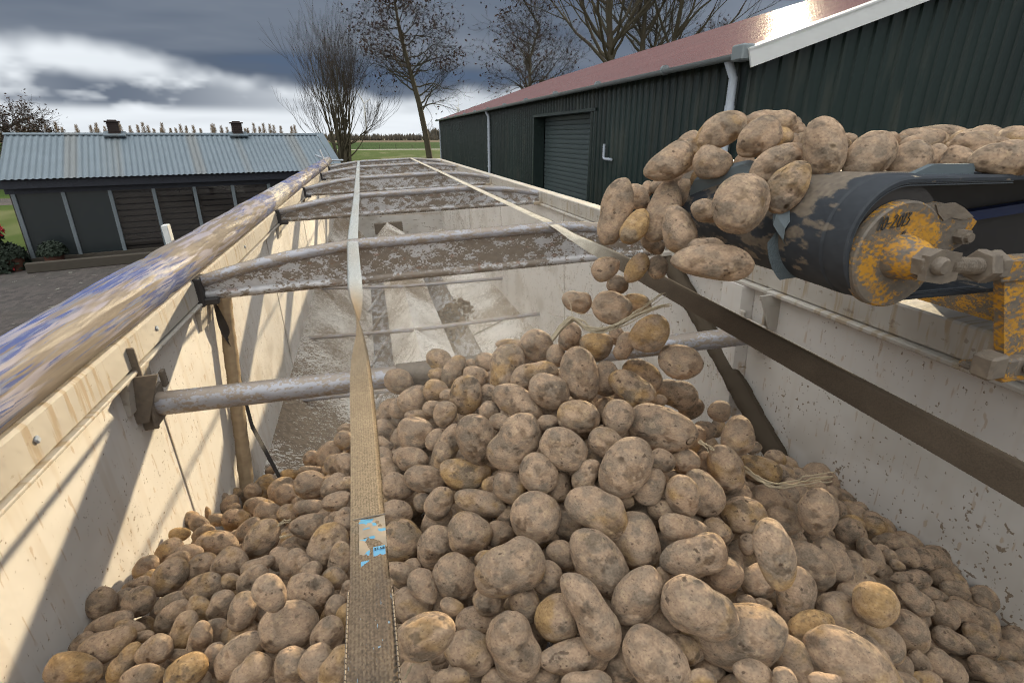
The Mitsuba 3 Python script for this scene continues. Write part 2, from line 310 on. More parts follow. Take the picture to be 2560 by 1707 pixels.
def paving_col(p, n, uv):
    row = dr.floor(p.y / 0.21); x = p.x / 0.105 + 0.5 * (row - 2 * dr.floor(row / 2))
    fx = x - dr.floor(x); fy = p.y / 0.21 - row
    j = dr.maximum(thr(dr.abs(fx - 0.5), 0.44, 0.49), thr(dr.abs(fy - 0.5), 0.46, 0.49))
    r = cell_rand(dr.floor(x), row)
    c = mix((0.040, 0.032, 0.028), (0.070, 0.056, 0.049), r)
    c = mix(c, (0.045, 0.04, 0.034), thr(fbm(p.x * 1.6, p.y * 1.6, 0.0, 3), 0.5, 0.7) * 0.6)
    return mix(c, (0.03, 0.028, 0.024), j * 0.8)
scene['m_paving'] = pr(mikit.proc(paving_col), 0.8)
def grass_col(p, n, uv):
    c = mix((0.026, 0.050, 0.010), (0.044, 0.058, 0.016), fbm(p.x * 0.5, p.y * 0.35, 0.0, 4))
    return mix(c, (0.10, 0.10, 0.05), thr(fbm(p.x * 0.25 + 3, p.y * 0.12, 0.0, 3), 0.55, 0.72) * 0.6)
scene['m_grass'] = pr(mikit.proc(grass_col), 0.9, spec=0.1)
def field_col(p, n, uv):
    return mix(mix((0.013, 0.034, 0.007), (0.019, 0.040, 0.010), fbm(p.x * 0.05, p.y * 0.02, 0.0, 3)), (0.085, 0.066, 0.045), thr(p.y + 60 * fbm(p.x * 0.004, 1.0, 0.0, 2), 400, 470))
scene['m_field'] = pr(mikit.proc(field_col), 0.95, spec=0.1)
scene['m_path'] = pr((0.16, 0.15, 0.125), 0.9)
def earth_col(p, n, uv): return mix((0.075, 0.068, 0.045), (0.10, 0.10, 0.06), fbm(p.x * 0.01, p.y * 0.01, 0.0, 3))
scene['m_earth'] = pr(mikit.proc(earth_col), 0.95, spec=0.1)
scene['m_soil'] = pr((0.16, 0.115, 0.075), 0.95, spec=0.1)
def bark_col(p, n, uv): return mix((0.085, 0.068, 0.045), (0.050, 0.046, 0.033), fbm(p.x * 9, p.y * 9, p.z * 2, 3))
scene['m_bark'] = pr(mikit.proc(bark_col), 0.9, spec=0.1)
scene['m_twig'] = pr((0.060, 0.048, 0.038), 0.9, spec=0.1)
scene['m_dead_leaf'] = pr((0.050, 0.030, 0.022), 0.9, spec=0.1)
scene['m_bush'] = pr((0.010, 0.018, 0.008), 0.8)
scene['m_lime'] = pr((0.10, 0.12, 0.015), 0.8)
scene['m_flower'] = pr((0.40, 0.01, 0.02), 0.7)
scene['m_terracotta'] = pr((0.10, 0.04, 0.025), 0.8)
scene['m_poplar'] = pr((0.26, 0.21, 0.155), 0.95, spec=0.05)
scene['m_far_wood'] = pr((0.075, 0.066, 0.052), 0.95, spec=0.05)
scene['m_stalk'] = pr((0.30, 0.25, 0.175), 0.9, spec=0.1)

# ------------------------------------------------------------------ ground and far country
G = -H
def sheet(x0, x1, y0, y1, z, nx=2, ny=2, wob=0.0):
    X, Y = np.meshgrid(np.linspace(x0, x1, nx), np.linspace(y0, y1, ny), indexing='ij')
    return MB().grid(np.stack([X, Y, np.full_like(X, z)], -1))
struct('ground', sheet(-5000, 5000, -300, 6500, G - 0.012), 'm_earth')
struct('yard_paving', sheet(-40, 40, -30, 44, G), 'm_paving')
struct('grass_verge', sheet(-60, 90, 44, 176, G + 0.002), 'm_grass')
struct('farm_track', sheet(-200, 300, 176, 186, G + 0.0), 'm_path')
struct('field', sheet(-900, 900, 186, 620, G + 0.004), 'm_field')

rng = np.random.default_rng(11)
def far_band(x0, x1, y, h, n, thick, seed):
    """A far belt of leafless trees: a jagged mass of thin upright crowns."""
    r = np.random.default_rng(seed); m = MB()
    for i in range(n):
        x = r.uniform(x0, x1); d = y + r.uniform(0, thick); hh = h * r.uniform(0.66, 1.0); w = hh * r.uniform(0.10, 0.2)
        g = np.linspace(0, 1, 5); rad = w * np.array([0.75, 1.0, 0.8, 0.45, 0.03]) * r.uniform(.8, 1.2, 5)
        m.tube(np.stack([x + r.normal(0, w * .2, 5), np.full(5, d), G + g * hh], 1), rad, 5, False)
    return m
k = struct('far_woodland', far_band(92 - 20, 92 + 90, 640, 13.5, 420, 30, 3), 'm_far_wood', kind='stuff', label='dense brown leafless wood behind the green field')
k = struct('far_hedgerow', far_band(-520, 70, 560, 7.0, 1100, 20, 4), 'm_far_wood', kind='stuff', label='low dark hedge along the horizon behind the shed roof')
k = struct('far_bank', far_band(20, 110, 900, 7, 160, 30, 5), 'm_far_wood', kind='stuff', label='dark low trees beside the wind turbine foot')

def poplar(x, y, h, seed):
    r = np.random.default_rng(seed); m = MB()
    m.tube([[x, y, G], [x + r.normal(0, .05), y, G + h * .5], [x + r.normal(0, .1), y, G + h]], [0.2, 0.12, 0.03], 5)
    c = MB()
    for i in range(170):
        z = h * r.uniform(0.12, 0.9); a = r.uniform(0, 6.28); L = h * 0.17 * (1.15 - z / h) + 0.6
        p0 = np.array([x, y, G + z]); p1 = p0 + [math.cos(a) * L * .8, math.sin(a) * L * .8, L * r.uniform(.7, 1.3)]
        c.tube([p0, (p0 + p1) / 2 + r.normal(0, .12, 3), p1], [0.10, 0.09, 0.05], 3, False)
    return m, c
for i in range(54):
    x = -276 + i * 4.15 + rng.uniform(-1.3, 1.3); hgt = 13.8 * rng.uniform(0.72, 1.12)
    if rng.random() < 0.12: continue
    t = thing('poplar_tree', 'slim pale leafless poplar in the far row behind the blue-grey shed roof', 'tree', 'poplars in the far row')
    a, b = poplar(x, 520 + rng.uniform(-4, 4), hgt, 100 + i)
    part(t, 'trunk', a, 'm_poplar'); part(t, 'crown', b, 'm_poplar')

def turbine(x, y, h, R, label, spin):
    t = thing('wind_turbine', label, 'wind turbine')
    part(t, 'mast', MB().tube([[x, y, G], [x, y, G + h]], [h * .028, h * .015], 12), 'm_white', 30)
    part(t, 'nacelle', MB().box([x, y, G + h + h * .01], [h * .03, h * .08, h * .03], None, .3), 'm_white')
    for k in range(3):
        a = spin + k * 2.0944; d = np.array([math.cos(a) * .5, math.cos(a) * .86, math.sin(a)])
        c = np.array([x, y - h * .05, G + h * 1.01])
        part(t, 'blade', MB().tube([c, c + d * R * .3, c + d * R], [R * .022, R * .03, R * .004], 5), 'm_white')
turbine(4.5, 1000, 54, 30, 'white wind turbine mast far off between the two bare trees', .35)
turbine(2000 * .1605, 2000, 94, 34, 'tiny distant wind turbine just above the far end of the red roof', .9)
turbine(2150 * .1625, 2150, 101, 36, 'second tiny distant wind turbine, slightly to the right of the first', 1.5)

ft = thing('field_fence', 'thin wire fence with slender posts along the green field', 'fence')
for i in range(12):
    x = -6 + i * 5.2; part(ft, 'post', MB().box([x, 188, G + 0.6], [0.12, 0.12, 1.5]), 'm_twig')
for z in (.5, .9, 1.25): part(ft, 'wire', MB().tube([[-6, 188.1, G + z], [51, 188.1, G + z]], .012, 4), 'm_twig')

# ------------------------------------------------------------------ leafless trees
def grow(r, m, tw, p, d, rad, L, depth, spread, up, tips, minr=0.011, kids=(2, 4), bend=0.18, segs=5):
    pts, q, dd = [p.copy()], p.copy(), d / np.linalg.norm(d)
    for s in range(segs):
        dd = dd + r.normal(0, bend / math.sqrt(segs), 3) + np.array([0, 0, up / segs]); dd /= np.linalg.norm(dd)
        q = q + dd * L / segs; pts.append(q.copy())
    rr = np.linspace(rad, max(rad * 0.45, minr * .7), segs + 1)
    (m if rad > 0.05 else tw).tube(pts, rr, 6 if rad > .08 else (4 if rad > .03 else 3), False)
    if depth == 0:
        tips.append((q, dd)); return
    n = r.integers(kids[0], kids[1] + 1)
    for c in range(n + 1):
        t = 1.0 if c == 0 else r.uniform(0.3, 0.98)
        i = min(int(t * segs), segs - 1); base = pts[i] + (pts[i + 1] - pts[i]) * (t * segs - i)
        ax = r.normal(0, 1, 3); ax -= dd * (ax @ dd); ax /= np.linalg.norm(ax) + 1e-9
        sp = spread * (0.35 if c == 0 else r.uniform(.7, 1.3))
        nd = dd * math.cos(sp) + ax * math.sin(sp)
        k = r.uniform(0.62, 0.82)
        grow(r, m, tw, base, nd, max(rr[i] * (0.72 if c == 0 else 0.52), minr), L * k, depth - 1, spread, up, tips, minr, kids, bend, max(3, segs - 1))
def leaves(r, tips, n, size, jitter):
    m = MB()
    for i in range(n):
        q, dd = tips[r.integers(len(tips))]; c = q + r.normal(0, jitter, 3)
        a = r.normal(0, 1, 3); a /= np.linalg.norm(a); b = np.cross(a, r.normal(0, 1, 3)); b /= np.linalg.norm(b); s = size * r.uniform(.6, 1.3)
        m.raw([c - a * s, c + b * s * .5, c + a * s, c - b * s * .5], [[0, 1, 2], [0, 2, 3]])
    return m
def tree(label, trunks, seed, nleaf=0, leaf=0.2, leafpick=None, jitter=.35):
    r = np.random.default_rng(seed); t = thing('bare_tree', label, 'tree'); m, tw, tips = MB(), MB(), []
    for f in trunks: f(r, m, tw, tips)
    if m.v: part(t, 'trunk', m, 'm_bark', 40)
    if tw.v: part(t, 'crown', tw, 'm_twig')
    if nleaf:
        tp = [x for x in tips if leafpick is None or leafpick(x[0])]
        part(t, 'leaf', leaves(r, tp, nleaf, leaf, jitter), 'm_dead_leaf', kind='stuff')
# bushy many-stemmed tree left of the two in the middle
def stems(r, m, tw, tips):
    b = np.array([-3.4, 88, G])
    for i in range(17):
        a = r.uniform(0, 6.28); lean = r.uniform(0.02, 0.27); d = np.array([math.cos(a) * lean, math.sin(a) * lean, 1])
        grow(r, m, tw, b + [r.normal(0, .7), r.normal(0, .6), 0], d, r.uniform(.13, .27), r.uniform(6.6, 9.2), 3, .46, .35, tips, .019, (2, 4), .16, 6)
    for s in (-1, 1):
        for i in range(3): grow(r, m, tw, b + [s * .5, 0, r.uniform(.5, 3.0)], np.array([s * 1.0, r.normal(0, .3), .42]), .12, r.uniform(3.6, 5.2), 3, .4, .5, tips, .017, (2, 3), .2, 5)
tree('bushy many-stemmed bare tree standing behind the end of the shed', [stems], 5)
# leaning tree with brown leaves left of the barn
def leaner(r, m, tw, tips):
    p = [np.array(q, float) for q in ((9.6, 88, G), (9.2, 88, -0.3), (8.4, 88, 4.5), (7.3, 88, 9.0), (6.2, 88, 14.0), (5.6, 88, 19.5), (5.2, 88, 23.5))]
    m.tube(p, [.50, .44, .38, .31, .22, .13, .05], 8)
    for i in range(52):
        k = r.uniform(1.75, 5.9); j = int(k); q = p[j] + (p[min(j + 1, 6)] - p[j]) * (k - j)
        a = r.uniform(0, 6.28); f = 1 - (k - 1.6) / 6.5
        grow(r, m, tw, q, np.array([math.cos(a) * 1.15, math.sin(a) * .8, .25 + r.uniform(-.25, .5)]), .12 * f + .03, (4.3 * f + 1.2) * r.uniform(.7, 1.05), 3, .62, .06, tips, .018, (2, 3), .42, 5)
tree('leaning bare tree with clinging brown leaves, left of the barn', [leaner], 8, 3600, .23, lambda q: q[0] < 8.2 or q[2] > 9 or (q[0] + q[2]) % 1 < .1, .45)
# tall trees behind the barn
def tall(x, y, h, rad, low=.25, n=26, spread=.5, L=.30, up=.3):
    def f(r, m, tw, tips):
        b = np.array([x, y, G]); p = [b + [r.normal(0, .25) * i, r.normal(0, .2) * i, h * i / 6] for i in range(7)]
        m.tube(p, np.linspace(rad, .05, 7), 8)
        for i in range(n):
            k = r.uniform(low * 6, 5.9); j = int(k); q = p[j] + (p[j + 1] - p[j]) * (k - j); a = r.uniform(0, 6.28); g = 1 - k / 7.0
            grow(r, m, tw, q, np.array([math.cos(a), math.sin(a), .75 + r.uniform(-.2, .4)]), rad * .42 * g + .03, h * L * (g + .25) * r.uniform(.75, 1.1), 3, spread, up, tips, .013, (2, 3), .3, 5)
    return f
YB = 58
tree('slighter bare tree with brown leaves at the left of the group behind the barn', [tall(.298 * YB, YB, 17, .26, .28, 34, .62, .24, .05)], 21, 1500, .15, None, .3)
tree('big forked bare tree with a stout trunk rising above the red roof', [tall(.432 * YB, YB, 27, .62, .30, 30, .45, .36, .4)], 22)
tree('tall bare tree right of the big forked one behind the barn', [tall(.512 * YB, YB + 2, 27, .52, .36, 30, .45, .32, .4)], 23)
tree('tall bare tree with two close upright trunks nearest the sun glare on the roof', [tall(.553 * YB, YB, 28, .46, .3, 24, .45, .32, .4), tall(.60 * YB, YB + 5, 19, .3, .4, 20, .5, .26, .2)], 24)
tree('thin twiggy bare tree peeping over the roof beside the glare', [tall(.64 * YB, YB + 1, 14.5, .26, .35, 26, .5, .2, .15)], 25, 260, .15)
tree('low spreading bare tree with brown leaves peeping over the left end of the shed', [tall(-.52 * 52, 52, 5.2, .22, .3, 44, .6, .44, -.2)], 26, 1800, .10, None, .28)

# ------------------------------------------------------------------ barn
BX, BY0, BY1, EZ = 5.4, 7.2, 41.6, 1.08
RX, SL = 13.6, 0.335
RZ = EZ + SL * (RX - BX)
barn = thing('barn', 'long dark green corrugated barn with red roof and grey roller door', 'barn')
def ribs(n, pitch, w_top, depth):
    """Profile of a trapezoid-ribbed sheet: (distance along the sheet, offset)."""
    o = []
    for i in range(n):
        a = i * pitch
        o += [(a, 0), (a + pitch * .40, 0), (a + pitch * .48, depth), (a + pitch * .48 + w_top, depth), (a + pitch * .56 + w_top, 0)]
    return o + [(n * pitch, 0)]
def sheet_trap(p0, u, v, nrm, prof, lo, hi):
    """lo and hi: functions of the distance along u giving where the sheet starts and ends along v."""
    p0, u, v, nrm = [np.asarray(q, float) for q in (p0, u, v, nrm)]
    P = np.array([[p0 + u * a + nrm * b + v * lo(a), p0 + u * a + nrm * b + v * hi(a)] for a, b in prof])
    return MB().grid(P)
D0, D1, DT = 12.9, 17.9, 0.56
prof = ribs(4, .25, .045, .035)
y = BY0
while y < BY1 - .2:
    lo = DT if D0 - .01 <= y < D1 - .01 else G
    w = min(1.0, BY1 - y)
    part(barn, 'cladding_sheet', sheet_trap([BX, y, 0], [0, 1, 0], [0, 0, 1], [-1, 0, 0], prof, lambda a, lo=lo: lo, lambda a: EZ), 'm_clad')
    y += 1.0 if not (y < D0 < y + 1.0 - 1e-6) else D0 - y
    if abs(y - D1) < .5 and y > D0 + 4: y = D1
for i in range(16):
    x0 = BX + i * 1.0
    if x0 > 21: break
    top = lambda a, x0=x0: EZ - 0.02 + SL * (min(x0 + a, 2 * RX - (x0 + a)) - BX)
    lo = 1.72 if 5.2 <= x0 - BX <= 9.5 else G
    part(barn, 'cladding_sheet', sheet_trap([x0, BY0, 0], [1, 0, 0], [0, 0, 1], [0, -1, 0], ribs(4, .25, .05, .035), lambda a, lo=lo: lo, top), 'm_clad')
# the other two walls and the dark inside
part(barn, 'wall', MB().box([2 * RX - BX, (BY0 + BY1) / 2, (G + EZ) / 2], [.1, BY1 - BY0, EZ - G]), 'm_clad')
part(barn, 'wall', MB().prism([(BX, G), (2 * RX - BX, G), (2 * RX - BX, EZ - .05), (RX, RZ - .05), (BX, EZ - .05)], [0, BY1 - .1, 0], np.array([1, 0, 0]), np.array([0, 0, 1]), np.array([0, -1, 0]), .1), 'm_clad')
part(barn, 'inner_lining', MB().box([BX + .16, (BY0 + D0) / 2, (G + EZ) / 2 - .1], [.06, D0 - BY0 - .2, EZ - G - .3]).box([BX + .16, (BY1 + D1) / 2, (G + EZ) / 2 - .1], [.06, BY1 - D1 - .3, EZ - G - .3]), 'm_dark_steel')
for sgn, nm in ((-1, 'roof'), (1, 'roof')):
    rf = fresh(barn + '__' + nm)
    U = np.array([0, 1.0, 0]); V = np.array([-sgn * 1.0, 0, SL]) if sgn == 1 else np.array([1.0, 0, SL]); V = V / np.linalg.norm(V)
    N = np.array([sgn * SL, 0, 1.0]); N /= np.linalg.norm(N)
    e0 = np.array([BX - .26 if sgn < 0 else 2 * RX - BX + .26, BY0 - .16, EZ + .05 - SL * .26])
    Ls = (RX - BX + .26) / math.cos(math.atan(SL))
    emit(rf, MB().grid(np.array([[e0 + U * a + V * b - N * .05 for b in (0.02, Ls)] for a in (0, 34.6)])), 'm_dark_steel')
    for i in range(35):
        key = fresh(rf + '__roof_sheet')
        w = 1.0 if i < 34 else .72
        emit(key, sheet_trap(e0 + U * i, U, V, N, [(a, b) for a, b in ribs(4, .25, .03, .032) if a <= w + .3], lambda a: 0.0, lambda a: Ls), 'm_red')
tr = barn + '__barge_board'
for sgn in (-1, 1):
    xa, xb = (BX - .30, RX) if sgn < 0 else (2 * RX - BX + .30, RX)
    za = EZ + .05 - SL * .3
    key = fresh(tr)
    d = np.array([xb - xa, 0, RZ + .05 - za]); L = np.linalg.norm(d); d /= L; nn = np.array([-d[2], 0, d[0]]) * (1 if d[0] > 0 else -1)
    m = MB(); o = np.array([xa, BY0 - .20, za])
    R = np.stack([d, [0, 1, 0], nn], 1)
    if np.linalg.det(R) < 0: R[:, 1] *= -1
    m.box(o + d * L / 2 - nn * .06, [L, .03, .22], R); m.box(o + d * L / 2 + nn * .06 + [0, .12, 0], [L, .30, .025], R)
    emit(key, m, 'm_white')
gut = MB(); ga = np.linspace(math.pi, 2 * math.pi, 9)
for rr in (.075, .068): gut.grid(np.array([[[BX - .30 + rr * math.cos(a), yy, EZ - .02 + rr * math.sin(a)] for a in ga] for yy in (BY0 - .12, BY1 + .1)]))
part(barn, 'gutter', gut, 'm_gutter', 30)
part(barn, 'gutter_end_box', MB().box([BX - .29, BY0 - .05, EZ - .02], [.2, .26, .2], None, .02), 'm_gutter')
for i in range(12): part(barn, 'gutter_joint', MB().tube([[BX - .30, BY0 + 2 + i * 2.9, EZ - .025], [BX - .30, BY0 + 2.06 + i * 2.9, EZ - .025]], .081, 12), 'm_gutter', 30)
for yy in (7.52, 24.4):
    k = part(barn, 'downpipe', MB().tube([[BX - .26, yy, EZ - .05], [BX - .13, yy, EZ - .3], [BX - .13, yy, G]], .062, 12), 'm_pvc', 40)
    for z in (.42, -.35, -1.2): emit(fresh(k + '__pipe_collar'), MB().tube([[BX - .13, yy, z], [BX - .13, yy, z - .1]], .071, 12), 'm_pvc', 40)
part(barn, 'corner_trim', MB().box([BX - .02, BY1 + .02, (G + EZ) / 2], [.14, .14, EZ - G]), 'm_pvc')
part(barn, 'vent_pipe', MB().tube([[BX - .10, 12.05, -.17], [BX - .10, 12.05, -.44], [BX - .10, 12.02, -.48], [BX - .10, 11.97, -.49], [BX - .10, 11.62, -.49]], .03, 10), 'm_pvc', 40)
part(barn, 'door_frame', MB().span([BX - .05, D0 - .1, DT], [BX + .32, D1 + .1, DT + .07]).span([BX - .04, D0 - .08, G], [BX + .32, D0, DT]).span([BX - .04, D1, G], [BX + .32, D1 + .08, DT]), 'm_clad')
door = fresh(barn + '__roller_door'); emit(door, MB().box([BX + .42, (D0 + D1) / 2, (G + DT) / 2], [.03, D1 - D0, DT - G]), 'm_dark_steel')
for i in range(36):
    z = DT - .13 * i
    if z - .13 < G: break
    emit(fresh(door + '__door_slat'), MB().prism([(0, 0), (.006, .010), (.010, .05), (.006, .116), (0, .124)], [BX + .36, D0, z - .127], np.array([-1.0, 0, 0]), np.array([0, 0, 1.0]), np.array([0, 1.0, 0]), D1 - D0), 'm_shutter')

# ------------------------------------------------------------------ low shed
A17 = math.radians(17.0); U = np.array([math.cos(A17), math.sin(A17), 0]); N = np.array([-math.sin(A17), math.cos(A17), 0]); E0 = np.array([-10.67, 19.9, 0])
def SP(s, n, z): return E0 + U * s + N * n + np.array([0, 0, z])
shed = thing('shed', 'low shed with blue-grey corrugated roof and dark glazed front', 'shed')
RIDGE, EAVE, DEP = 0.06, -1.2, 2.8
rf = part(shed, 'roof', MB().grid(np.array([[SP(s, n, z - .05) for n, z in ((0, EAVE), (DEP, RIDGE))] for s in (-.1, 10.0)])).grid(np.array([[SP(s, n, z - .05) for n, z in ((DEP, RIDGE), (2 * DEP, EAVE))] for s in (-.1, 10.0)])), 'm_fascia')
V = np.array(N * DEP + [0, 0, RIDGE - EAVE]); LS = np.linalg.norm(V); V /= LS; NN = np.cross(U, V)
V2 = np.array(-N * DEP + [0, 0, RIDGE - EAVE]); V2 /= LS; NN2 = np.cross(V2, U)
for i in range(11):
    w = 1.0 if i < 10 else .1
    if i == 10: break
    pf = [(a, .028 * (0.5 + 0.5 * math.cos(2 * math.pi * a / .1667))) for a in np.linspace(0, 1.0, 37)]
    emit(fresh(rf + '__roof_sheet'), sheet_trap(SP(i * 1.0 - .05, 0, EAVE) - V * .08, U, V, NN, pf, lambda a: 0.0, lambda a: LS + .06), 'm_shed_roof', True)
    emit(fresh(rf + '__roof_sheet'), sheet_trap(SP(i * 1.0 - .05, 2 * DEP, EAVE), U, V2, NN2, pf, lambda a: 0.0, lambda a: LS + .06), 'm_shed_roof', True)
emit(fresh(rf + '__ridge_cap'), MB().grid(np.array([[SP(s, DEP + o, RIDGE + .055 - abs(o) * .42) for o in (-.16, -.06, 0, .06, .16)] for s in (-.1, 10.0)])), 'm_shed_roof')
emit(fresh(rf + '__verge_board'), MB().grid(np.array([[SP(9.95 + o, n, z + .05) for n, z in ((-.08, EAVE - .03), (DEP, RIDGE + .02))] for o in (0, .28)])), 'm_shed_roof')
part(shed, 'fascia', MB().box(SP(4.95, .1, EAVE - .17), [10.1, .05, .26], np.stack([U, N, [0, 0, 1]], 1)), 'm_fascia')
WN = .35
RW = np.stack([U, N, [0, 0, 1]], 1)
part(shed, 'lintel', MB().box(SP(4.95, WN, EAVE - .36), [10.0, .12, .22], RW), 'm_fascia')
for i in range(9):
    s = .12 + 1.22 * i
    part(shed, 'post', MB().box(SP(s, WN, (G + EAVE - .45) / 2), [.11, .12, EAVE - .45 - G], RW, .01), 'm_post')
    if i < 8: part(shed, 'pane', MB().grid(np.array([[SP(s + a, WN + .01, z) for z in (G + .25, EAVE - .47)] for a in (.055, 1.165)])), 'm_pane' if i in (2, 3, 4, 5) else 'm_pane_dark')
part(shed, 'sill', MB().box(SP(4.95, WN, G + .12), [10.0, .16, .24], RW), 'm_timber')
for s0, s1, nm in ((2.45, 4.9, 0), (4.95, 7.4, 1)):
    for k in range(11):
        part(shed, 'slat', MB().box(SP((s0 + s1) / 2, WN + .12, G + .25 + k * .2), [s1 - s0, .03, .15], RW @ Rot.from_euler('x', 18, degrees=True).as_matrix()), 'm_board')
part(shed, 'rear_wall', MB().box(SP(4.95, 2 * DEP - .5, (G + EAVE) / 2), [9.8, .1, EAVE - G], RW), 'm_board')
part(shed, 'rear_wall', MB().box(SP(6.2, WN + .75, (G + EAVE) / 2 - .1), [7.4, .08, EAVE - G - .2], RW), 'm_dark_steel')
part(shed, 'end_wall', MB().prism([(WN, G), (2 * DEP - .4, G), (2 * DEP - .4, EAVE), (DEP, RIDGE - .12), (WN, EAVE - .1)], SP(9.85, 0, 0), N, np.array([0, 0, 1.0]), U, .06), 'm_fascia')
part(shed, 'end_wall', MB().prism([(DEP, G), (2 * DEP - .4, G), (2 * DEP - .4, EAVE), (DEP, RIDGE - .12)], SP(0, 0, 0), N, np.array([0, 0, 1.0]), U, .06), 'm_board')
part(shed, 'end_wall', MB().box(SP(.02, (WN + DEP) / 2 + .1, (G + EAVE) / 2 - .05), [.06, DEP - WN - .2, EAVE - G - .2], RW), 'm_board')
for s in (2.95, 6.95):
    cv = part(shed, 'roof_vent', MB().box(SP(s, DEP, RIDGE + .18), [.34, .34, .44], RW), 'm_brick_brown')
    for k in range(5): emit(fresh(cv + '__louvre'), MB().box(SP(s, DEP, RIDGE + .04 + k * .075), [.38, .38, .022], RW), 'm_brick_brown')
    emit(fresh(cv + '__vent_cap'), MB().box(SP(s, DEP, RIDGE + .42), [.47, .47, .05], RW, .02).box(SP(s, DEP, RIDGE + .46), [.28, .28, .05], RW, .02), 'm_brick_brown')
    emit(fresh(cv + '__flashing'), MB().box(SP(s, DEP - .12, RIDGE + .015), [.66, .62, .05], RW @ Rot.from_euler('x', 12, degrees=True).as_matrix()), 'm_shed_roof')
solo('timber_edging', MB().box(SP(3.4, -.85, G + .15), [6.6, .2, .3], RW, .02).box(SP(6.6, -.80, G + .13), [.3, .3, .34], RW, .02), 'm_timber', 'long dark timber sleeper edging on the paving before the shed', 'edging')
def bush(mb, c, R, n, r, leaf=.06):
    for i in range(n):
        q = r.normal(0, 1, 3); q /= np.linalg.norm(q); q *= R * r.uniform(.55, 1.0) ** .5; q[2] = abs(q[2]) * 1.05
        a = r.normal(0, 1, 3); a /= np.linalg.norm(a); b = np.cross(a, q); b /= np.linalg.norm(b) + 1e-9; p = np.asarray(c) + q; s = leaf * r.uniform(.6, 1.3)
        mb.raw([p - a * s, p + b * s * .6, p + a * s, p - b * s * .6], [[0, 1, 2], [0, 2, 3]])
    return mb
r = np.random.default_rng(3)
for (s, n, R, lab) in ((.75, -.35, .40, 'round dark clipped bush in a pot at the shed corner'), (-.25, -.2, .36, 'smaller dark clipped bush in a pot, left of the round bush')):
    t = thing('potted_bush', lab, 'bush'); c = SP(s, n, G + .42)
    part(t, 'pot', MB().tube([SP(s, n, G), SP(s, n, G + .42)], [.2, .28], 14), 'm_terracotta', 40)
    part(t, 'foliage', bush(MB(), c, R, 1300, r), 'm_bush')
t = thing('flowering_shrub', 'shrub with bright red flowers at the left end of the shed', 'shrub'); 
part(t, 'foliage', bush(bush(MB(), SP(-.75, .1, G), .9, 1500, r, .08), SP(-1.0, .3, G + .9), .6, 700, r, .08), 'm_bush'); part(t, 'flower', bush(bush(MB(), SP(-.78, 0, G + 1.1), .5, 130, r, .09), SP(-.5, -.1, G + .1), .5, 60, r, .07), 'm_flower', kind='stuff')
t = thing('low_shrub', 'low lime green garden shrub at the edge of the lawn', 'shrub'); part(t, 'foliage', bush(MB(), SP(-1.2, .9, G), .8, 900, r, .07), 'm_lime'); part(t, 'stem', MB().tube([SP(-1.2, .9, G), SP(-1.2, .9, G + .5)], .04, 6), 'm_bark')
struct('lawn', MB().grid(np.array([[SP(s, n, G + .006) for n in (1.0, 22)] for s in (-14, -.6)])), 'm_grass')
def litter():
    m = MB(); r = np.random.default_rng(9)
    for i in range(46):
        c = np.array([r.uniform(-13, -5), r.uniform(11, 19), G + .012]); a = r.uniform(0, 6.28); s = r.uniform(.04, .12)
        m.raw([c + [math.cos(a + k * 1.57) * s * (1 if k % 2 else .5), math.sin(a + k * 1.57) * s * (1 if k % 2 else .5), .004 * (k % 2)] for k in range(4)], [[0, 1, 2], [0, 2, 3]])
    return m
struct('fallen_leaves', litter(), 'm_path', kind='stuff')

# ------------------------------------------------------------------ trailer (its own frame: x across, y along, z up from the eye)
XL, XR, YA, YB_, ZT, ZB = -.83, 1.57, -1.2, 13.2, -.555, -.66
trailer = thing('trailer', 'long white-lined potato trailer with open top and arched steel crossbars', 'trailer')
def lwb(y): return -1.87 + .024 * y
def rwb(y): return -2.06 - .008 * y
def P_(name, m, b, smooth=False, label=None, kind=None): return part(trailer, name, m, b, smooth, True, label, kind)
ys = np.linspace(YA, YB_, 30)
def wall(x, th, bot):
    m = MB(); m.grid(np.array([[[x, y, z] for z in np.linspace(bot(y), ZT - .03, 8)] for y in ys]))
    m.grid(np.array([[[x + th, y, z] for z in (-2.75, ZT - .03)] for y in (YA, YB_)])); return m
lw = P_('side_wall', wall(XL, -.035, lwb), 'm_wall', label='sunlit side wall with crossbar shadows')
rw = P_('side_wall', wall(XR, .035, rwb), 'm_wall', label='shaded side wall spattered with mud')
for x, s, k in ((XL, -1, lw), (XR, 1, rw)):
    for y in (1.95, 4.4, 6.8, 9.2, 11.6):
        emit(fresh(k + '__wall_seam'), MB().box([x - s * .002, y, -1.2], [.005, .006, 1.1]), 'm_rim', False, True)
P_('headboard', MB().span([XL, YB_, -2.4], [XR, YB_ + .03, ZT]), 'm_wall')
P_('headboard_ladder', MB().tube([[-.55, YB_ - .04, -1.2], [-.55, YB_ - .04, -1.75]], .015, 6).tube([[-.2, YB_ - .04, -1.2], [-.2, YB_ - .04, -1.75]], .015, 6).tube([[-.55, YB_ - .04, -1.35], [-.2, YB_ - .04, -1.35]], .012, 6).tube([[-.55, YB_ - .04, -1.55], [-.2, YB_ - .04, -1.55]], .012, 6), 'm_bar')
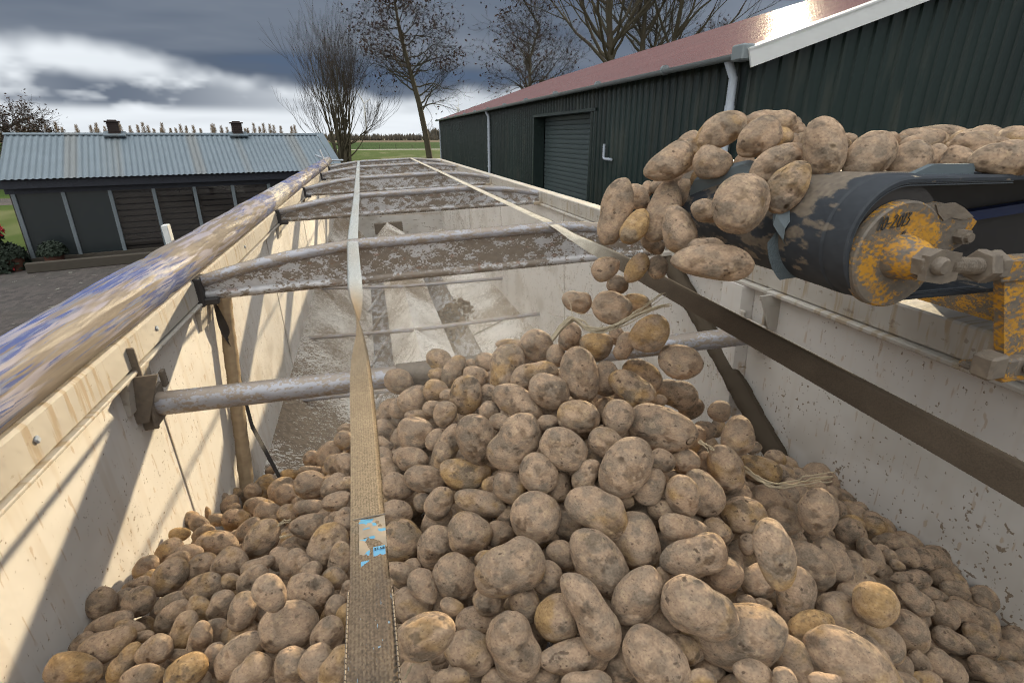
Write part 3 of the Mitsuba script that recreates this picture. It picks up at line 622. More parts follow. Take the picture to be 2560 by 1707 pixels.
# rims
m = MB().span([XL - .075, YA, ZB], [XL + .022, YB_, ZT], .008).span([XL - .005, YA, ZB - .012], [XL + .035, YB_, ZB - .001], .003)
P_('rim', m, 'm_rim', 25)
m = MB().span([XR - .022, YA, ZB], [XR + .07, YB_, ZT], .006).span([XR - .045, YA, ZB - .02], [XR + .004, YB_, ZB - .002], .004)
P_('rim', m, 'm_rim', 25)
P_('rim', MB().span([XL + .03, YB_ - .04, ZB], [XR - .03, YB_ + .05, ZT + .004], .006), 'm_rim', 25)
for y in (.62, .95, 1.28, 2.05, 2.9, 3.6): P_('rivet', MB().box([XL + .025, y, -.605], [.008, .016, .016], Rot.from_euler('x', 30, degrees=True).as_matrix(), .003), 'm_pvc')
# floor: sloping sides, two channels and the roofed ridge in the middle
def strip(pr0, pr1, n=2): return MB().grid(np.array([[[a[0] + (b[0] - a[0]) * t, y, a[1] + (b[1] - a[1]) * t] for t in np.linspace(0, 1, n)] for y, a, b in ((y, pr0(y), pr1(y)) for y in ys)]))
P_('floor_slope', strip(lambda y: (XL, lwb(y)), lambda y: (-.22, -2.32)), 'm_floor')
P_('floor_slope', strip(lambda y: (XR, rwb(y)), lambda y: (.966, -2.31)), 'm_floor')
P_('chute_plate', strip(lambda y: (.962, -2.318), lambda y: (.68, -2.52)), 'm_bar', label='bare steel plate below the slope')
P_('floor_channel', strip(lambda y: (-.25, -2.36), lambda y: (-.005, -2.36)).raw(*strip(lambda y: (.595, -2.53), lambda y: (.70, -2.53)).mesh()), 'm_bar')
rg = [(-.01, -2.42), (-.01, -2.10), (.238, -1.84), (.598, -2.10), (.598, -2.5)]
m = MB().grid(np.array([[[x, y, z] for x, z in rg] for y in np.linspace(2.2, 12.7, 22)]))
P_('floor_ridge', m, 'm_floor', 20)
P_('ridge_housing', MB().span([-.05, 12.6, -2.1], [.58, 12.75, -1.86]), 'm_mud_steel')
for y, z0, z1, r_ in ((6.9, -1.75, -1.88, .022), (5.2, -1.80, -1.85, .022), (3.96, -1.86, -1.9, .02)):
    P_('floor_rod', MB().tube([[XL, y, z0], [.25, y, (z0 + z1) / 2 - .03], [XR, y, z1]], r_, 8), 'm_tube', 40)
for y in (3.3, 4.3, 5.3, 6.3, 7.3, 8.6): P_('channel_brace', MB().tube([[-.28, y, -2.27], [-.02, y + .35, -2.06]], .018, 6), 'm_bar', 40)
P_('slope_joint', MB().tube([[1.5, 6.0, -2.10], [.97, 6.0, -2.30]], .008, 5), 'm_mud_steel')
# crossbars
def arch(y, mid, rt=.027):
    cb = fresh(trailer + '__crossbar'); xs = np.linspace(XL + .035, XR - .035, 25)
    g = (xs - .37) / 1.165; top = -.575 + (mid + .575) * np.clip(1.12 * (1 - np.abs(g) ** 2.6), 0, 1)
    top = np.minimum(top, mid)
    bl = -.638 - .012 * (xs - XL) / 2.4
    emit(cb, MB().tube(np.stack([xs, xs * 0 + y, top], 1), rt, 10), 'm_tube', 40, True)
    emit(cb + '__bottom_tube', MB().tube(np.stack([xs, xs * 0 + y, bl], 1), .022, 10), 'm_bar', 40, True)
    m = MB()
    for o in (-.006, .006): m.grid(np.array([[[x, y + o, b], [x, y + o, t]] for x, t, b in zip(xs, top, bl)]))
    emit(cb + '__web_plate', m, 'm_bar', False, True)
    for x in (XL + .03, XR - .03): emit(fresh(cb + '__end_plate'), MB().box([x, y, -.615], [.03, .11, .13], None, .006).box([x + (.035 if x < 0 else -.035), y - .03, -.66], [.07, .035, .03], None, .006), 'm_dark_steel' if x < 0 else 'm_rim', False, True)
for y, mid in ((2.6, -.470), (5.0, -.482), (7.2, -.482), (10.0, -.49), (12.2, -.49), (-.55, -.48)): arch(y, mid)
# the low cross tube
ct = fresh(trailer + '__cross_tube'); emit(ct, MB().tube([[XL + .05, 1.83, -.80], [.37, 1.83, -.835], [XR - .05, 1.83, -.868]], .040, 16), 'm_tube', 40, True)
emit(ct + '__tube_sleeve', MB().tube([[.0, 1.83, -.824], [.34, 1.83, -.834]], .046, 16), 'm_mud_steel', 40, True)
for x, z in ((XL, -.80), (XR, -.87)):
    s = 1 if x < 0 else -1
    k = fresh(ct + '__end_bracket')
    m = MB().box([x + s * .02, 1.80, z + .07], [.045, .012, .29], None, .003).box([x + s * .046, 1.83, z], [.012, .12, .115], None, .003)
    m.prism([(0, 0), (.10, 0), (.035, -.16), (0, -.16)], [x, 1.76, ZB - .01], np.array([s, 0, 0.]), np.array([0, 0, 1.]), np.array([0, 1., 0]), .008)
    m.box([x + s * .05, 1.92, z + .055], [.014, .03, .06], None, .003)
    emit(k, m, 'm_mud_steel' if x < 0 else 'm_rim', False, True)
P_('wall_rib', MB().prism([(0, 0), (.05, .02), (.05, .16), (0, .18)], [XR - .002, 1.92, -1.5], np.array([-1., 0, 0]), np.array([0, 1., 0]), np.array([0, 0, 1.]), .82), 'm_wall')
# gussets under the sunlit rim
for y in (1.72, 2.52, 4.9, 7.1): P_('rim_gusset', MB().prism([(0, 0), (.03, 0), (.012, -.11), (0, -.11)], [XL, y, ZB - .012], np.array([1., 0, 0]), np.array([0, 0, 1.]), np.array([0, 1., 0]), .18), 'm_rim')

r = np.random.default_rng(4)
def clods(n, lo, hi, s0, s1):
    m = MB()
    for i in range(n):
        u = r.uniform(0, 1, 3); x = lo[0] + (hi[0] - lo[0]) * u[0]; y = lo[1] + (hi[1] - lo[1]) * u[1]
        f = math.sin(math.pi * u[0]) * math.sin(math.pi * u[1]); z = lo[2] + (hi[2] - lo[2]) * f * u[2] ** .5
        s = r.uniform(s0, s1); v = r.normal(0, 1, (9, 3)); v /= np.linalg.norm(v, axis=1, keepdims=True); hl = ConvexHull(v)
        ff = hl.simplices; nn = np.cross(v[ff[:, 1]] - v[ff[:, 0]], v[ff[:, 2]] - v[ff[:, 0]]); fl = (nn * v[ff].mean(1)).sum(1) < 0; ff[fl] = ff[fl][:, ::-1]
        m.raw(v * s * r.uniform(.7, 1.2, 3) + [x, y, z], ff)
    return m
struct('loose_soil', clods(700, (.64, 6.0, -2.50), (1.30, 7.7, -2.12), .012, .045), 'm_soil', False, True, 'stuff')

# rolled tarpaulin along the sunlit rim
def tarp():
    n, s = 620, 40; yy = np.concatenate([np.linspace(-1.0, 4.0, 380), np.linspace(4.03, 13.55, n - 380)]); g = np.arange(s + 1) * 2 * np.pi / s
    Y, Gm = np.meshgrid(yy, g, indexing='ij')
    q = np.stack([Y * 2.4, np.cos(Gm) * 1.2 + Y * .8, np.sin(Gm) * 1.2], -1)
    R = .083 + .012 * (meshkit.fbm(q, 3, 2) - .5) + .004 * (meshkit.fbm(q * [3, 2.5, 2.5], 3, 6) - .5)
    for yt in (-.35, .95, 2.35, 3.05, 4.6, 5.6, 7.1, 8.4, 9.8, 11.4, 12.8): R -= .0075 * np.exp(-((Y - yt - .03 * np.sin(Gm)) / .045) ** 2)
    spiral = .004 * (((Gm / (2 * np.pi) + Y * .02) % 1.0))
    R += spiral
    P = np.stack([-.88 + R * np.cos(Gm), Y, -.487 + R * np.sin(Gm)], -1)
    m = MB().grid(P); uv = np.stack([Y, Gm / (2 * np.pi)], -1).reshape(-1, 2); uv[:, 1] = np.abs((uv[:, 1] + .25) % 1.0 - .5)
    return m, uv
tk = thing('rolled_tarpaulin', 'long rolled blue tarpaulin smeared with beige mud lying on the sunlit rim', 'tarpaulin')
m, uv = tarp(); emit(tk + '__tarp_roll', (m.mesh()[0], m.mesh()[1]), 'm_tarp', True, True, uv=uv)
part(tk, 'end_cap', MB().tube([[-.88, 13.54, -.487], [-.88, 13.60, -.487]], .075, 16), 'm_pvc', 40, True)
part(tk, 'shaft', MB().tube([[-.88, 13.5, -.487], [-.88, 13.75, -.487]], .02, 8), 'm_pvc', 40, True)
part(tk, 'crank_handle', MB().tube([[-1.15, 13.7, -.36], [-.88, 13.7, -.487], [-.55, 13.7, -.50]], .022, 8), 'm_pvc', 40, True)
part(tk, 'crank_handle', MB().tube([[-.88, 12.2, -.40], [-.93, 12.2, -.22]], .015, 8), 'm_pvc', 40, True)
solo('marker_stake', MB().box([-1.08, 3.22, -.70], [.03, .05, .62], None, .003), 'm_white', 'short white stake sticking up behind the blue tarpaulin roll', 'stake', False, True)

# webbing straps
def ribbon(pts, width, twist, thick=.0028, n=300, fold=None):
    p = np.array(pts, float); y = np.linspace(p[0, 1], p[-1, 1], n)
    t_ = np.linspace(0, 1, n); y = p[0, 1] + (p[-1, 1] - p[0, 1]) * t_ ** 1.8
    x = np.interp(y, p[:, 1], p[:, 0]); z = np.interp(y, p[:, 1], p[:, 2])
    k = np.ones(9) / 9.0
    z = np.convolve(np.pad(z, 4, 'edge'), k, 'valid'); x = np.convolve(np.pad(x, 4, 'edge'), k, 'valid')
    a = np.array([twist(v) for v in y]); c = np.stack([x, y, z], 1)
    W = np.stack([np.cos(a), np.zeros(n), np.sin(a)], 1); N_ = np.stack([-np.sin(a), np.zeros(n), np.cos(a)], 1)
    cr = np.array([(-1, 0), (-.6, 1), (0, 1.15), (.6, 1), (1, 0), (.6, -1), (0, -1.15), (-.6, -1), (-1, 0)])
    P = c[:, None] + W[:, None] * (cr[:, 0] * width / 2)[None, :, None] + N_[:, None] * (cr[:, 1] * thick / 2)[None, :, None]
    uv = np.stack(np.broadcast_arrays(y[:, None], (cr[:, 0] * width / 2)[None]), -1).reshape(-1, 2)
    return MB().grid(P), uv
sm_ = lambda a, b, x: (lambda t: t * t * (3 - 2 * t))(min(max((x - a) / (b - a), 0), 1))
sp = [(-.055, -.5, -.50), (-.062, .39, -.502), (-.067, .55, -.528), (-.072, .90, -.515), (-.088, 1.45, -.49), (-.115, 2.45, -.458), (-.117, 2.6, -.446), (-.12, 2.8, -.452), (-.13, 5.0, -.458), (-.15, 7.2, -.458), (-.17, 10, -.466), (-.18, 12.2, -.466), (-.185, 13.2, -.56)]
st = thing('webbing_strap', 'wide dusty grey webbing strap with sewn label hanging in front of the heap', 'strap', None)
m, uv = ribbon(sp, .050, lambda y: math.pi * sm_(.98, 2.05, y) + .05 * math.sin(y * 2))
emit(st + '__webbing', m, 'm_strap', 30, True) if False else emit(st + '__webbing', m, 'm_strap', True, True, uv=uv)
m, uv = ribbon([(-.057, -.5, -.4966), (-.0625, .39, -.4986), (-.066, .541, -.5232)], .0555, lambda y: .05 * math.sin(y * 2), .004, 120)
emit(st + '__doubled_end', m, 'm_strap', True, True, uv=uv)
def on_strap(y): return np.interp(y, [.39, .55, .90], [-.0625, -.067, -.072]), np.interp(y, [.39, .55, .90], [-.502, -.528, -.515])
def label_mesh():
    g = []
    for y in np.linspace(.548, .668, 14):
        x, z = on_strap(y); g.append([[x + (o * .5 - .0035) * .036 / .036 + .0065 if False else x + .006 + o * .0185, y, z + .0030 + .0012 * math.sin(y * 120 + o * 3)] for o in np.linspace(-1, 1, 7)])
    g = np.array(g); uv = g[..., :2].reshape(-1, 2)
    return MB().grid(g), uv
m, uv = label_mesh(); emit(st + '__label', m, 'm_label', True, True, uv=uv); labels[st + '__label'] = {'label': 'sewn label with worn blue print reading EN 12'}
def lay_text(txt, h, cx, cy, flip):
    tmm = meshkit.text_mesh(txt, h, .0006); v = tmm.vertices.copy(); v[:, 0] -= v[:, 0].mean(); 
    if flip: v[:, 0] *= -1; v[:, 1] *= -1
    out = []
    for q in v:
        yy = cy + q[1]; x, z = on_strap(yy); out.append([cx + q[0], yy, z + .0052 + q[2]])
    return np.array(out), tmm.faces
x, z = on_strap(.602)
m = MB()
for (a, b, c, d) in ((.000, .016, .590, .607), (-.0165, -.006, .561, .585)):
    m.grid(np.array([[[on_strap(yy)[0] + .006 + xx, yy, on_strap(yy)[1] + .0046] for xx in np.linspace(a, b, 3)] for yy in np.linspace(c, d, 4)]))
emit(st + '__label__print_patch', m, 'm_label_blue', False, True)
emit(st + '__label__lettering', lay_text('EN 12', .0036, x + .0135, .6035, True), 'm_ink', False, True)
m = MB()
for yy in (.545, .671):
    x, z = on_strap(yy); m.tube([[x - .020, yy, z + .0035], [x + .026, yy, z + .0035]], .0012, 5)
for o in (-1, 1):
    for k in range(34):
        y0 = .30 + k * .0072
        if y0 > .535: break
        x, z = on_strap(max(y0, .39)); m.tube([[x + o * .0262, y0, z + .0052], [x + o * .0262, y0 + .0045, z + .0056]], .0011, 4)
emit(st + '__stitching', m, 'm_mud_steel', False, True); labels[st + '__stitching'] = {'kind': 'stuff'}
st2 = thing('webbing_strap', 'brown webbing strap, shade painted in, running under the conveyor along the shaded side', 'strap')
sp2 = [(.80, -.4, -.51), (.845, .43, -.50), (.87, 1.2, -.495), (.87, 1.64, -.485), (.868, 2.45, -.466), (.868, 2.6, -.447), (.868, 2.8, -.455), (.872, 5.0, -.459), (.876, 7.2, -.459), (.882, 10, -.467), (.885, 12.2, -.467), (.89, 13.2, -.56)]
m, uv = ribbon(sp2, .055, lambda y: 1.12 * (1 - sm_(1.75, 2.5, y)))
emit(st2 + '__webbing', m, 'm_strap_painted_shade', True, True, uv=uv)

def wrapped(p0, p1, r0, pitch, n=90, s=14):
    p0, p1 = np.array(p0, float), np.array(p1, float); d = p1 - p0; L = np.linalg.norm(d); d /= L
    a = np.cross(d, [1, 0, 0]); a /= np.linalg.norm(a); b = np.cross(d, a); g = np.linspace(0, 2 * np.pi, s + 1); t = np.linspace(0, L, n)
    ph = (t[:, None] / pitch + g[None] / (2 * np.pi)) % 1.0
    R = r0 * (.93 + .10 * ph + .03 * np.sin(t[:, None] * 23))
    P = p0 + d * t[:, None, None] + R[..., None] * (np.cos(g)[None, :, None] * a + np.sin(g)[None, :, None] * b)
    return MB().grid(P)
rl = thing('wrapped_rod', 'tan cloth-wrapped rod slanting down the sunlit wall', 'rod'); part(rl, 'wrapping', wrapped([-.775, 2.83, -.66], [-.782, 2.36, -1.75], .033, .085), 'm_wrap', 30, True); part(rl, 'core', MB().tube([[-.775, 2.84, -.64], [-.782, 2.36, -1.78]], .018, 8), 'm_mud_steel', 40, True)
rr_ = thing('wrapped_rod', 'dark cloth-wrapped rod slanting down the shaded wall', 'rod'); part(rr_, 'wrapping', wrapped([1.53, 2.62, -.68], [1.53, 1.50, -1.42], .046, .10), 'm_wrap_dark', 30, True); part(rr_, 'core', MB().tube([[1.53, 2.64, -.66], [1.53, 1.5, -1.44]], .018, 8), 'm_mud_steel', 40, True)
bs = np.array([(-.80, 2.62, -.60), (-.785, 2.68, -.70), (-.772, 2.7, -.90), (-.768, 2.7, -1.06), (-.766, 2.7, -1.38), (-.73, 2.7, -1.55), (-.69, 2.7, -1.74)])
tt = np.linspace(0, 1, 70); q = np.stack([np.interp(tt, np.linspace(0, 1, 7), bs[:, k]) for k in range(3)], 1)
a = np.array([2.2 + 5.5 * sm_(.15, .55, t) for t in tt]); W = np.stack([np.cos(a) * .3, np.cos(a), np.sin(a) * .3], 1); W = np.stack([np.cos(a), np.sin(a), 0 * a], 1)
m = MB()
for o in (-.0012, .0012): m.grid(q[:, None] + W[:, None] * np.array([-.019, .019])[None, :, None] + np.array([-.3, -.9, 0]) * o)
bk = thing('tie_strap', 'narrow black twisted strap hanging down from the first crossbar', 'strap'); part(bk, 'band', m, 'm_black', True, True); part(bk, 'hook', MB().tube([[-.80, 2.62, -.58], [-.79, 2.60, -.62], [-.775, 2.63, -.65]], .008, 6), 'm_dark_steel', 40, True)

# ------------------------------------------------------------------ conveyor reaching in over the shaded side
cv = thing('conveyor', 'conveyor end with black rubber belt and muddy yellow roller plate', 'conveyor')
DX, DZ, DR, Y0, Y1, XE = .793, -.155, .098, .655, 1.26, 3.3
def belt_path(r_):
    a = np.linspace(math.pi / 2, 3 * math.pi / 2, 34)
    return np.vstack([[[XE, DZ + r_]], [[1.6, DZ + r_]], [[1.0, DZ + r_]], np.stack([DX + r_ * np.cos(a), DZ + r_ * np.sin(a)], 1), [[1.0, DZ - r_]], [[1.6, DZ - r_]], [[XE, DZ - r_]]])
po, pi_ = belt_path(DR), belt_path(DR - .008)
yy = [Y0, Y0 + .003, Y0 + .04, Y0 + .046, Y0 + .05, Y0 + .07, Y0 + .10, .85, .95, 1.05, Y1]
off = [-.003, 0, 0, -.0015, .0012, .0012, .0005, .0, .001, 0, 0]
m = MB()
nrm = lambda r_: belt_path(r_)
m.grid(np.array([[[x, y, z] for x, z in belt_path(DR + o)] for y, o in zip(yy, off)]))
m.grid(np.array([[[x, y, z] for x, z in pi_] for y in (Y0, Y1)]))
for y in (Y0, Y1): m.grid(np.array([[[a[0], y, a[1]], [b[0], y, b[1]]] for a, b in zip(belt_path(DR - .003), pi_)]))
bl = fresh(cv + '__belt'); emit(bl, m, 'm_belt', 25)
m = MB()
for r_ in (DR - .0095, DR - .0125):
    pth = belt_path(r_); m.tube(np.stack([pth[2:-2, 0], np.full(len(pth) - 4, Y0 + .004), pth[2:-2, 1]], 1), .0013, 5)
emit(bl + '__belt_edge', m, 'm_rubber', 30)
def cleat_run(y_a, y_b, a_a, a_b, hgt=.022, th=.024, n=14):
    P = []
    for t in np.linspace(0, 1, n):
        y = y_a + (y_b - y_a) * t; a = a_a + (a_b - a_a) * t; e = hgt * min(1, 5 * t + .25, 5 * (1 - t) + .25)
        c, s = math.cos(a), math.sin(a); tx, tz = -s, c
        P.append([[DX + (DR - .002) * c - tx * th * .9, y, DZ + (DR - .002) * s - tz * th * .9], [DX + (DR + e) * c - tx * th * .4, y, DZ + (DR + e) * s - tz * th * .4], [DX + (DR + e) * c + tx * th * .4, y, DZ + (DR + e) * s + tz * th * .4], [DX + (DR - .002) * c + tx * th * .9, y, DZ + (DR - .002) * s + tz * th * .9]])
    return MB().grid(np.array(P))
emit(fresh(bl + '__cleat'), cleat_run(.86, .78, math.radians(104), math.radians(182)), 'm_cleat', 30)
emit(fresh(bl + '__cleat'), cleat_run(.80, .80, math.radians(188), math.radians(232)), 'm_cleat', 30)
emit(fresh(bl + '__cleat'), cleat_run(.95, 1.10, math.radians(112), math.radians(150)), 'm_cleat', 30)
m = MB().prism([(0, 0), (.034, .016), (.105, .017), (.105, 0)], [.845, .705, DZ + DR - .001], np.array([1., -.18, 0]), np.array([0, 0, 1.]), np.array([.18, 1., 0]), .012)
emit(fresh(bl + '__cleat'), m, 'm_cleat')
part(cv, 'drum', MB().tube([[DX, Y0 + .012, DZ], [DX, Y1 - .01, DZ]], DR - .0095, 48), 'm_dark_steel', 40)
part(cv, 'side_frame', MB().span([.97, .80, -.235], [XE, 1.16, -.075]), 'm_dark_steel')
part(cv, 'guard_bar', MB().box([1.35, .78, -.118], [.95, .02, .018], Rot.from_euler('y', -5, degrees=True).as_matrix()), 'm_blue')
# yellow bearing plate
def wobble(pts, s, seed):
    r = np.random.default_rng(seed); return [(x + r.normal(0, s), z + r.normal(0, s)) for x, z in pts]
ep = fresh(cv + '__end_plate')
X1, Z1 = np.array([1., 0, 0]), np.array([0, 0, 1.])
def disc_mesh(cx, cz, R, y0, y1, seed, n=64):
    r = np.random.default_rng(seed); g = np.linspace(0, 2 * np.pi, n, endpoint=False); rim = R * (1 + .010 * np.array([meshkit.fbm(np.array([math.cos(a) * 3, math.sin(a) * 3, seed]), 3) - .5 for a in g]))
    rings = []
    for f, yq in ((1.0, y1), (1.0, y0 + .003), (.965, y0), (.72, y0 + .0006), (.45, y0 - .0004), (.05, y0)):
        q = [[cx + rim[i] * f * math.cos(g[i]), yq + (.0022 * (meshkit.fbm(np.array([math.cos(g[i]) * f * 6, math.sin(g[i]) * f * 6, 3.0]), 3) - .5) if f < .97 else 0), cz + rim[i] * f * math.sin(g[i])] for i in range(n)]
        rings.append(q + [q[0]])
    return MB().grid(np.array(rings)[:, ::-1])
m = disc_mesh(.791, -.174, .0835, .646, .664, 4)
emit(ep, m, 'm_yellow', 30)
ext = [(.80, -.092), (.835, -.099), (.858, -.096), (.905, -.108), (.944, -.128), (.926, -.166), (.905, -.176), (.80, -.178)]
emit(ep + '__plate_arm', MB().prism(ext, [0, .655, 0], X1, Z1, np.array([0, 1., 0]), .012), 'm_yellow')
emit(ep + '__mud_crust', MB().prism(wobble([(.846, -.098), (.858, -.094), (.88, -.099), (.905, -.106), (.93, -.119), (.91, -.124), (.885, -.118), (.87, -.124), (.855, -.112)], .002, 2), [0, .6525, 0], X1, Z1, np.array([0, 1., 0]), .004), 'm_mud_steel')
emit(ep + '__bolt', MB().tube([[.913, .640, -.150], [.913, .658, -.150]], .0125, 6).tube([[.913, .634, -.150], [.913, .640, -.150]], .0075, 10), 'm_mud_steel', 30)
# handwritten date
def strokes(paths, o, s, slant, w):
    m = MB()
    for p in paths: m.tube([[o[0] + (x + slant * y) * s, o[1], o[2] + y * s + .12 * x * s] for x, y in p], w, 5)
    return m
circ = lambda cx, cy, a, b: [(cx + a * math.cos(t), cy + b * math.sin(t)) for t in np.linspace(0, 2 * np.pi, 13)]
date = [[(0, 0), (.05, 1)], circ(.42, .5, .17, .46), [(.72, .42), (1.0, .44)], [(1.14, .78), (1.25, 1.0), (1.42, .88), (1.38, .55), (1.12, .06), (1.5, .08)], circ(1.78, .46, .15, .42), [(1.68, .75), (1.95, .98)], [(2.12, .0), (2.16, 1.0)], [(2.36, .92), (2.62, .96), (2.46, .60), (2.66, .42), (2.58, .10), (2.30, .05)]]
emit(ep + '__lettering', strokes(date, (.735, .6440, -.1335), .0205, .18, .0011), 'm_ink'); labels[ep + '__lettering'] = {'label': 'handwritten black date 10-2013'}
emit(ep + '__scribble', strokes([circ(.35, .35, .3, .3), [(.1, 0), (.5, .7), (.3, .3), (.8, 0)], [(0, .2), (-.3, .0)]], (.783, .6440, -.1415), .0085, .1, .0007), 'm_ink')
# axle, tension bolt, nut
def hexa(c, ax, r_, L, rot=0.0):
    c, ax = np.array(c, float), np.array(ax, float); ax /= np.linalg.norm(ax); a = np.cross(ax, [0, 0, 1.0]); a /= np.linalg.norm(a); b = np.cross(ax, a)
    g = np.arange(6) * np.pi / 3 + rot; pts = []
    for o, f in ((-.5, .9), (-.42, 1), (.42, 1), (.5, .9)): pts += [c + ax * L * o + (a * math.cos(t) + b * math.sin(t)) * r_ * f for t in g]
    v = np.array(pts); h = ConvexHull(v).simplices.copy(); n_ = np.cross(v[h[:, 1]] - v[h[:, 0]], v[h[:, 2]] - v[h[:, 0]]); fl = (n_ * (v[h].mean(1) - c)).sum(1) < 0; h[fl] = h[fl][:, ::-1]
    return v, h
part(cv, 'axle_boss', MB().tube([[.791, .650, -.175], [.790, .612, -.175], [.788, .600, -.175]], [.037, .029, .022], 24), 'm_yellow', 30)
part(cv, 'axle_nut', MB().raw(*hexa([.785, .594, -.174], [0, 1, 0], .0235, .020, .3)), 'm_mud_steel')
part(cv, 'axle_bolt', MB().tube([[.784, .592, -.174], [.783, .570, -.174], [.783, .565, -.174]], [.0135, .0135, .010], 16), 'm_mud_steel', 30)
part(cv, 'clevis', MB().prism([(.768, -.197), (.765, -.160), (.785, -.151), (.825, -.158), (.828, -.199), (.80, -.203)], [0, .578, 0], X1, Z1, np.array([0, 1., 0]), .012), 'm_mud_steel')
m = MB()
xs_ = np.linspace(.815, .885, 60); m.tube(np.stack([xs_, xs_ * 0 + .588, -.178 - (xs_ - .815) * .07], 1), .0118 + .0014 * np.sign(np.sin(xs_ * 2 * np.pi / .0047)), 14)
part(cv, 'threaded_rod', m, 'm_mud_steel')
part(cv, 'lock_nut', MB().raw(*hexa([.886, .588, -.183], [1, 0, -.06], .0255, .020, .2)).raw(*hexa([.906, .588, -.184], [1, 0, -.06], .0245, .018, .5)), 'm_mud_steel')
part(cv, 'frame_bar', MB().box([1.12, .590, -.190], [.41, .034, .036], None, .003), 'm_yellow')
part(cv, 'frame_leg', MB().prism([(.930, -.209), (1.075, -.209), (1.075, -.30), (1.050, -.365), (.998, -.365)], [0, .580, 0], X1, Z1, np.array([0, 1., 0]), .016), 'm_yellow')
part(cv, 'foot_plate', MB().box([1.05, .600, -.372], [.15, .075, .012], None, .003), 'm_yellow')
for i, (x, z, w, h_) in enumerate(((.945, -.345, .034, .040), (.978, -.352, .026, .036), (1.012, -.354, .034, .034), (1.055, -.356, .036, .036))):
    part(cv, 'bracket', MB().box([x, .572 + .004 * i, z], [w, .035, h_], Rot.from_euler('y', 6 * (i - 1), degrees=True).as_matrix(), .004), 'm_mud_steel' if i % 2 == 0 else 'm_yellow')
part(cv, 'bracket_bolt', MB().raw(*hexa([1.015, .552, -.352], [0, 1, 0], .012, .016)), 'm_mud_steel')
part(cv, 'support_frame', MB().span([1.86, 1.15, -1.3], [2.5, 1.5, -.28], .02), 'm_yellow')
part(cv, 'support_leg', MB().span([2.0, 1.1, G], [2.12, 1.22, -.56]).span([2.0, .7, G], [2.12, .82, -.25]), 'm_dark_steel')

# ------------------------------------------------------------------ potatoes
ICO = {k: trimesh.creation.icosphere(subdivisions=k) for k in (2, 3, 4)}
def potato(c, ax, bx, L, W, T, seed, sub=4):
    r = np.random.default_rng(seed); v = np.array(ICO[sub].vertices); f = np.array(ICO[sub].faces)
    o = r.uniform(0, 50, 3)
    low = meshkit.noise(v * 1.15 + o, 1) - .5; mid = meshkit.noise(v * 2.6 + o, 2) - .5
    rad = 1 + .18 * low + .06 * mid
    if sub > 2: rad += .018 * (meshkit.fbm(v * 6 + o, 2, 3) - .5)
    for i in range(r.integers(5, 10)):
        q = r.normal(0, 1, 3); q /= np.linalg.norm(q); ang = np.arccos(np.clip(v @ q, -1, 1)); w = r.uniform(.09, .17)
        rad -= r.uniform(.015, .04) * np.exp(-(ang / w) ** 2) - .008 * np.exp(-((ang - 2 * w) / w) ** 2)
    p = v * rad[:, None]
    e = r.uniform(-.20, .20); bend = r.uniform(-.22, .22)
    x = np.sign(p[:, 0]) * np.abs(p[:, 0]) ** .92
    y, z = p[:, 1] * (1 + e * x), p[:, 2] * (1 + e * x)
    if L / W > 1.35 and r.random() < .3: y, z = y * (1 - .16 * np.exp(-((x - r.uniform(-.3, .3)) / .35) ** 2)), z * (1 - .12 * np.exp(-(x / .35) ** 2))
    y = y + bend * (x * x - .3) * min(1.0, (L / W - .9))
    x, y, z = [2 * q / (q.max() - q.min()) for q in (x - (x.max() + x.min()) / 2, y - (y.max() + y.min()) / 2, z - (z.max() + z.min()) / 2)]
    cx = np.cross(ax, bx)
    x, y, z = x - (x.max() + x.min()) / 2, y - (y.max() + y.min()) / 2, z - (z.max() + z.min()) / 2
    x, y, z = x * 1.06, y * 1.06, z * 1.06
    return c + np.outer(x * L, ax) + np.outer(y * W, bx) + np.outer(z * T, cx), f
TONES = {'n': (.36, 0), 'y': (.70, 0), 'g': (.12, 0), 'd': (.30, 1), 's': (.62, 2), 'w': (.10, 1)}
def parse(line):
    q = line.split(None, 13); n = [float(t) for t in q[:12]]
    ax = np.array(n[3:6]); ax /= np.linalg.norm(ax); bx = np.array(n[6:9]); bx -= ax * (bx @ ax); bx /= np.linalg.norm(bx)
    return np.array(n[:3]) / 1000, ax, bx, n[9] / 1000, n[10] / 1000, n[11] / 1000, q[12], (q[13] if len(q) > 13 else '')
GROUPS = {'h': 'potatoes heaped in the trailer', 'f': 'potatoes falling from the belt', 'b': 'potatoes riding on the belt'}
def tone_uv(t, seed, n):
    r = np.random.default_rng(seed + 999); a, k = TONES[t]; return np.tile([a + r.uniform(-.16, .16), k + r.uniform(.02, .98)], (n, 1))
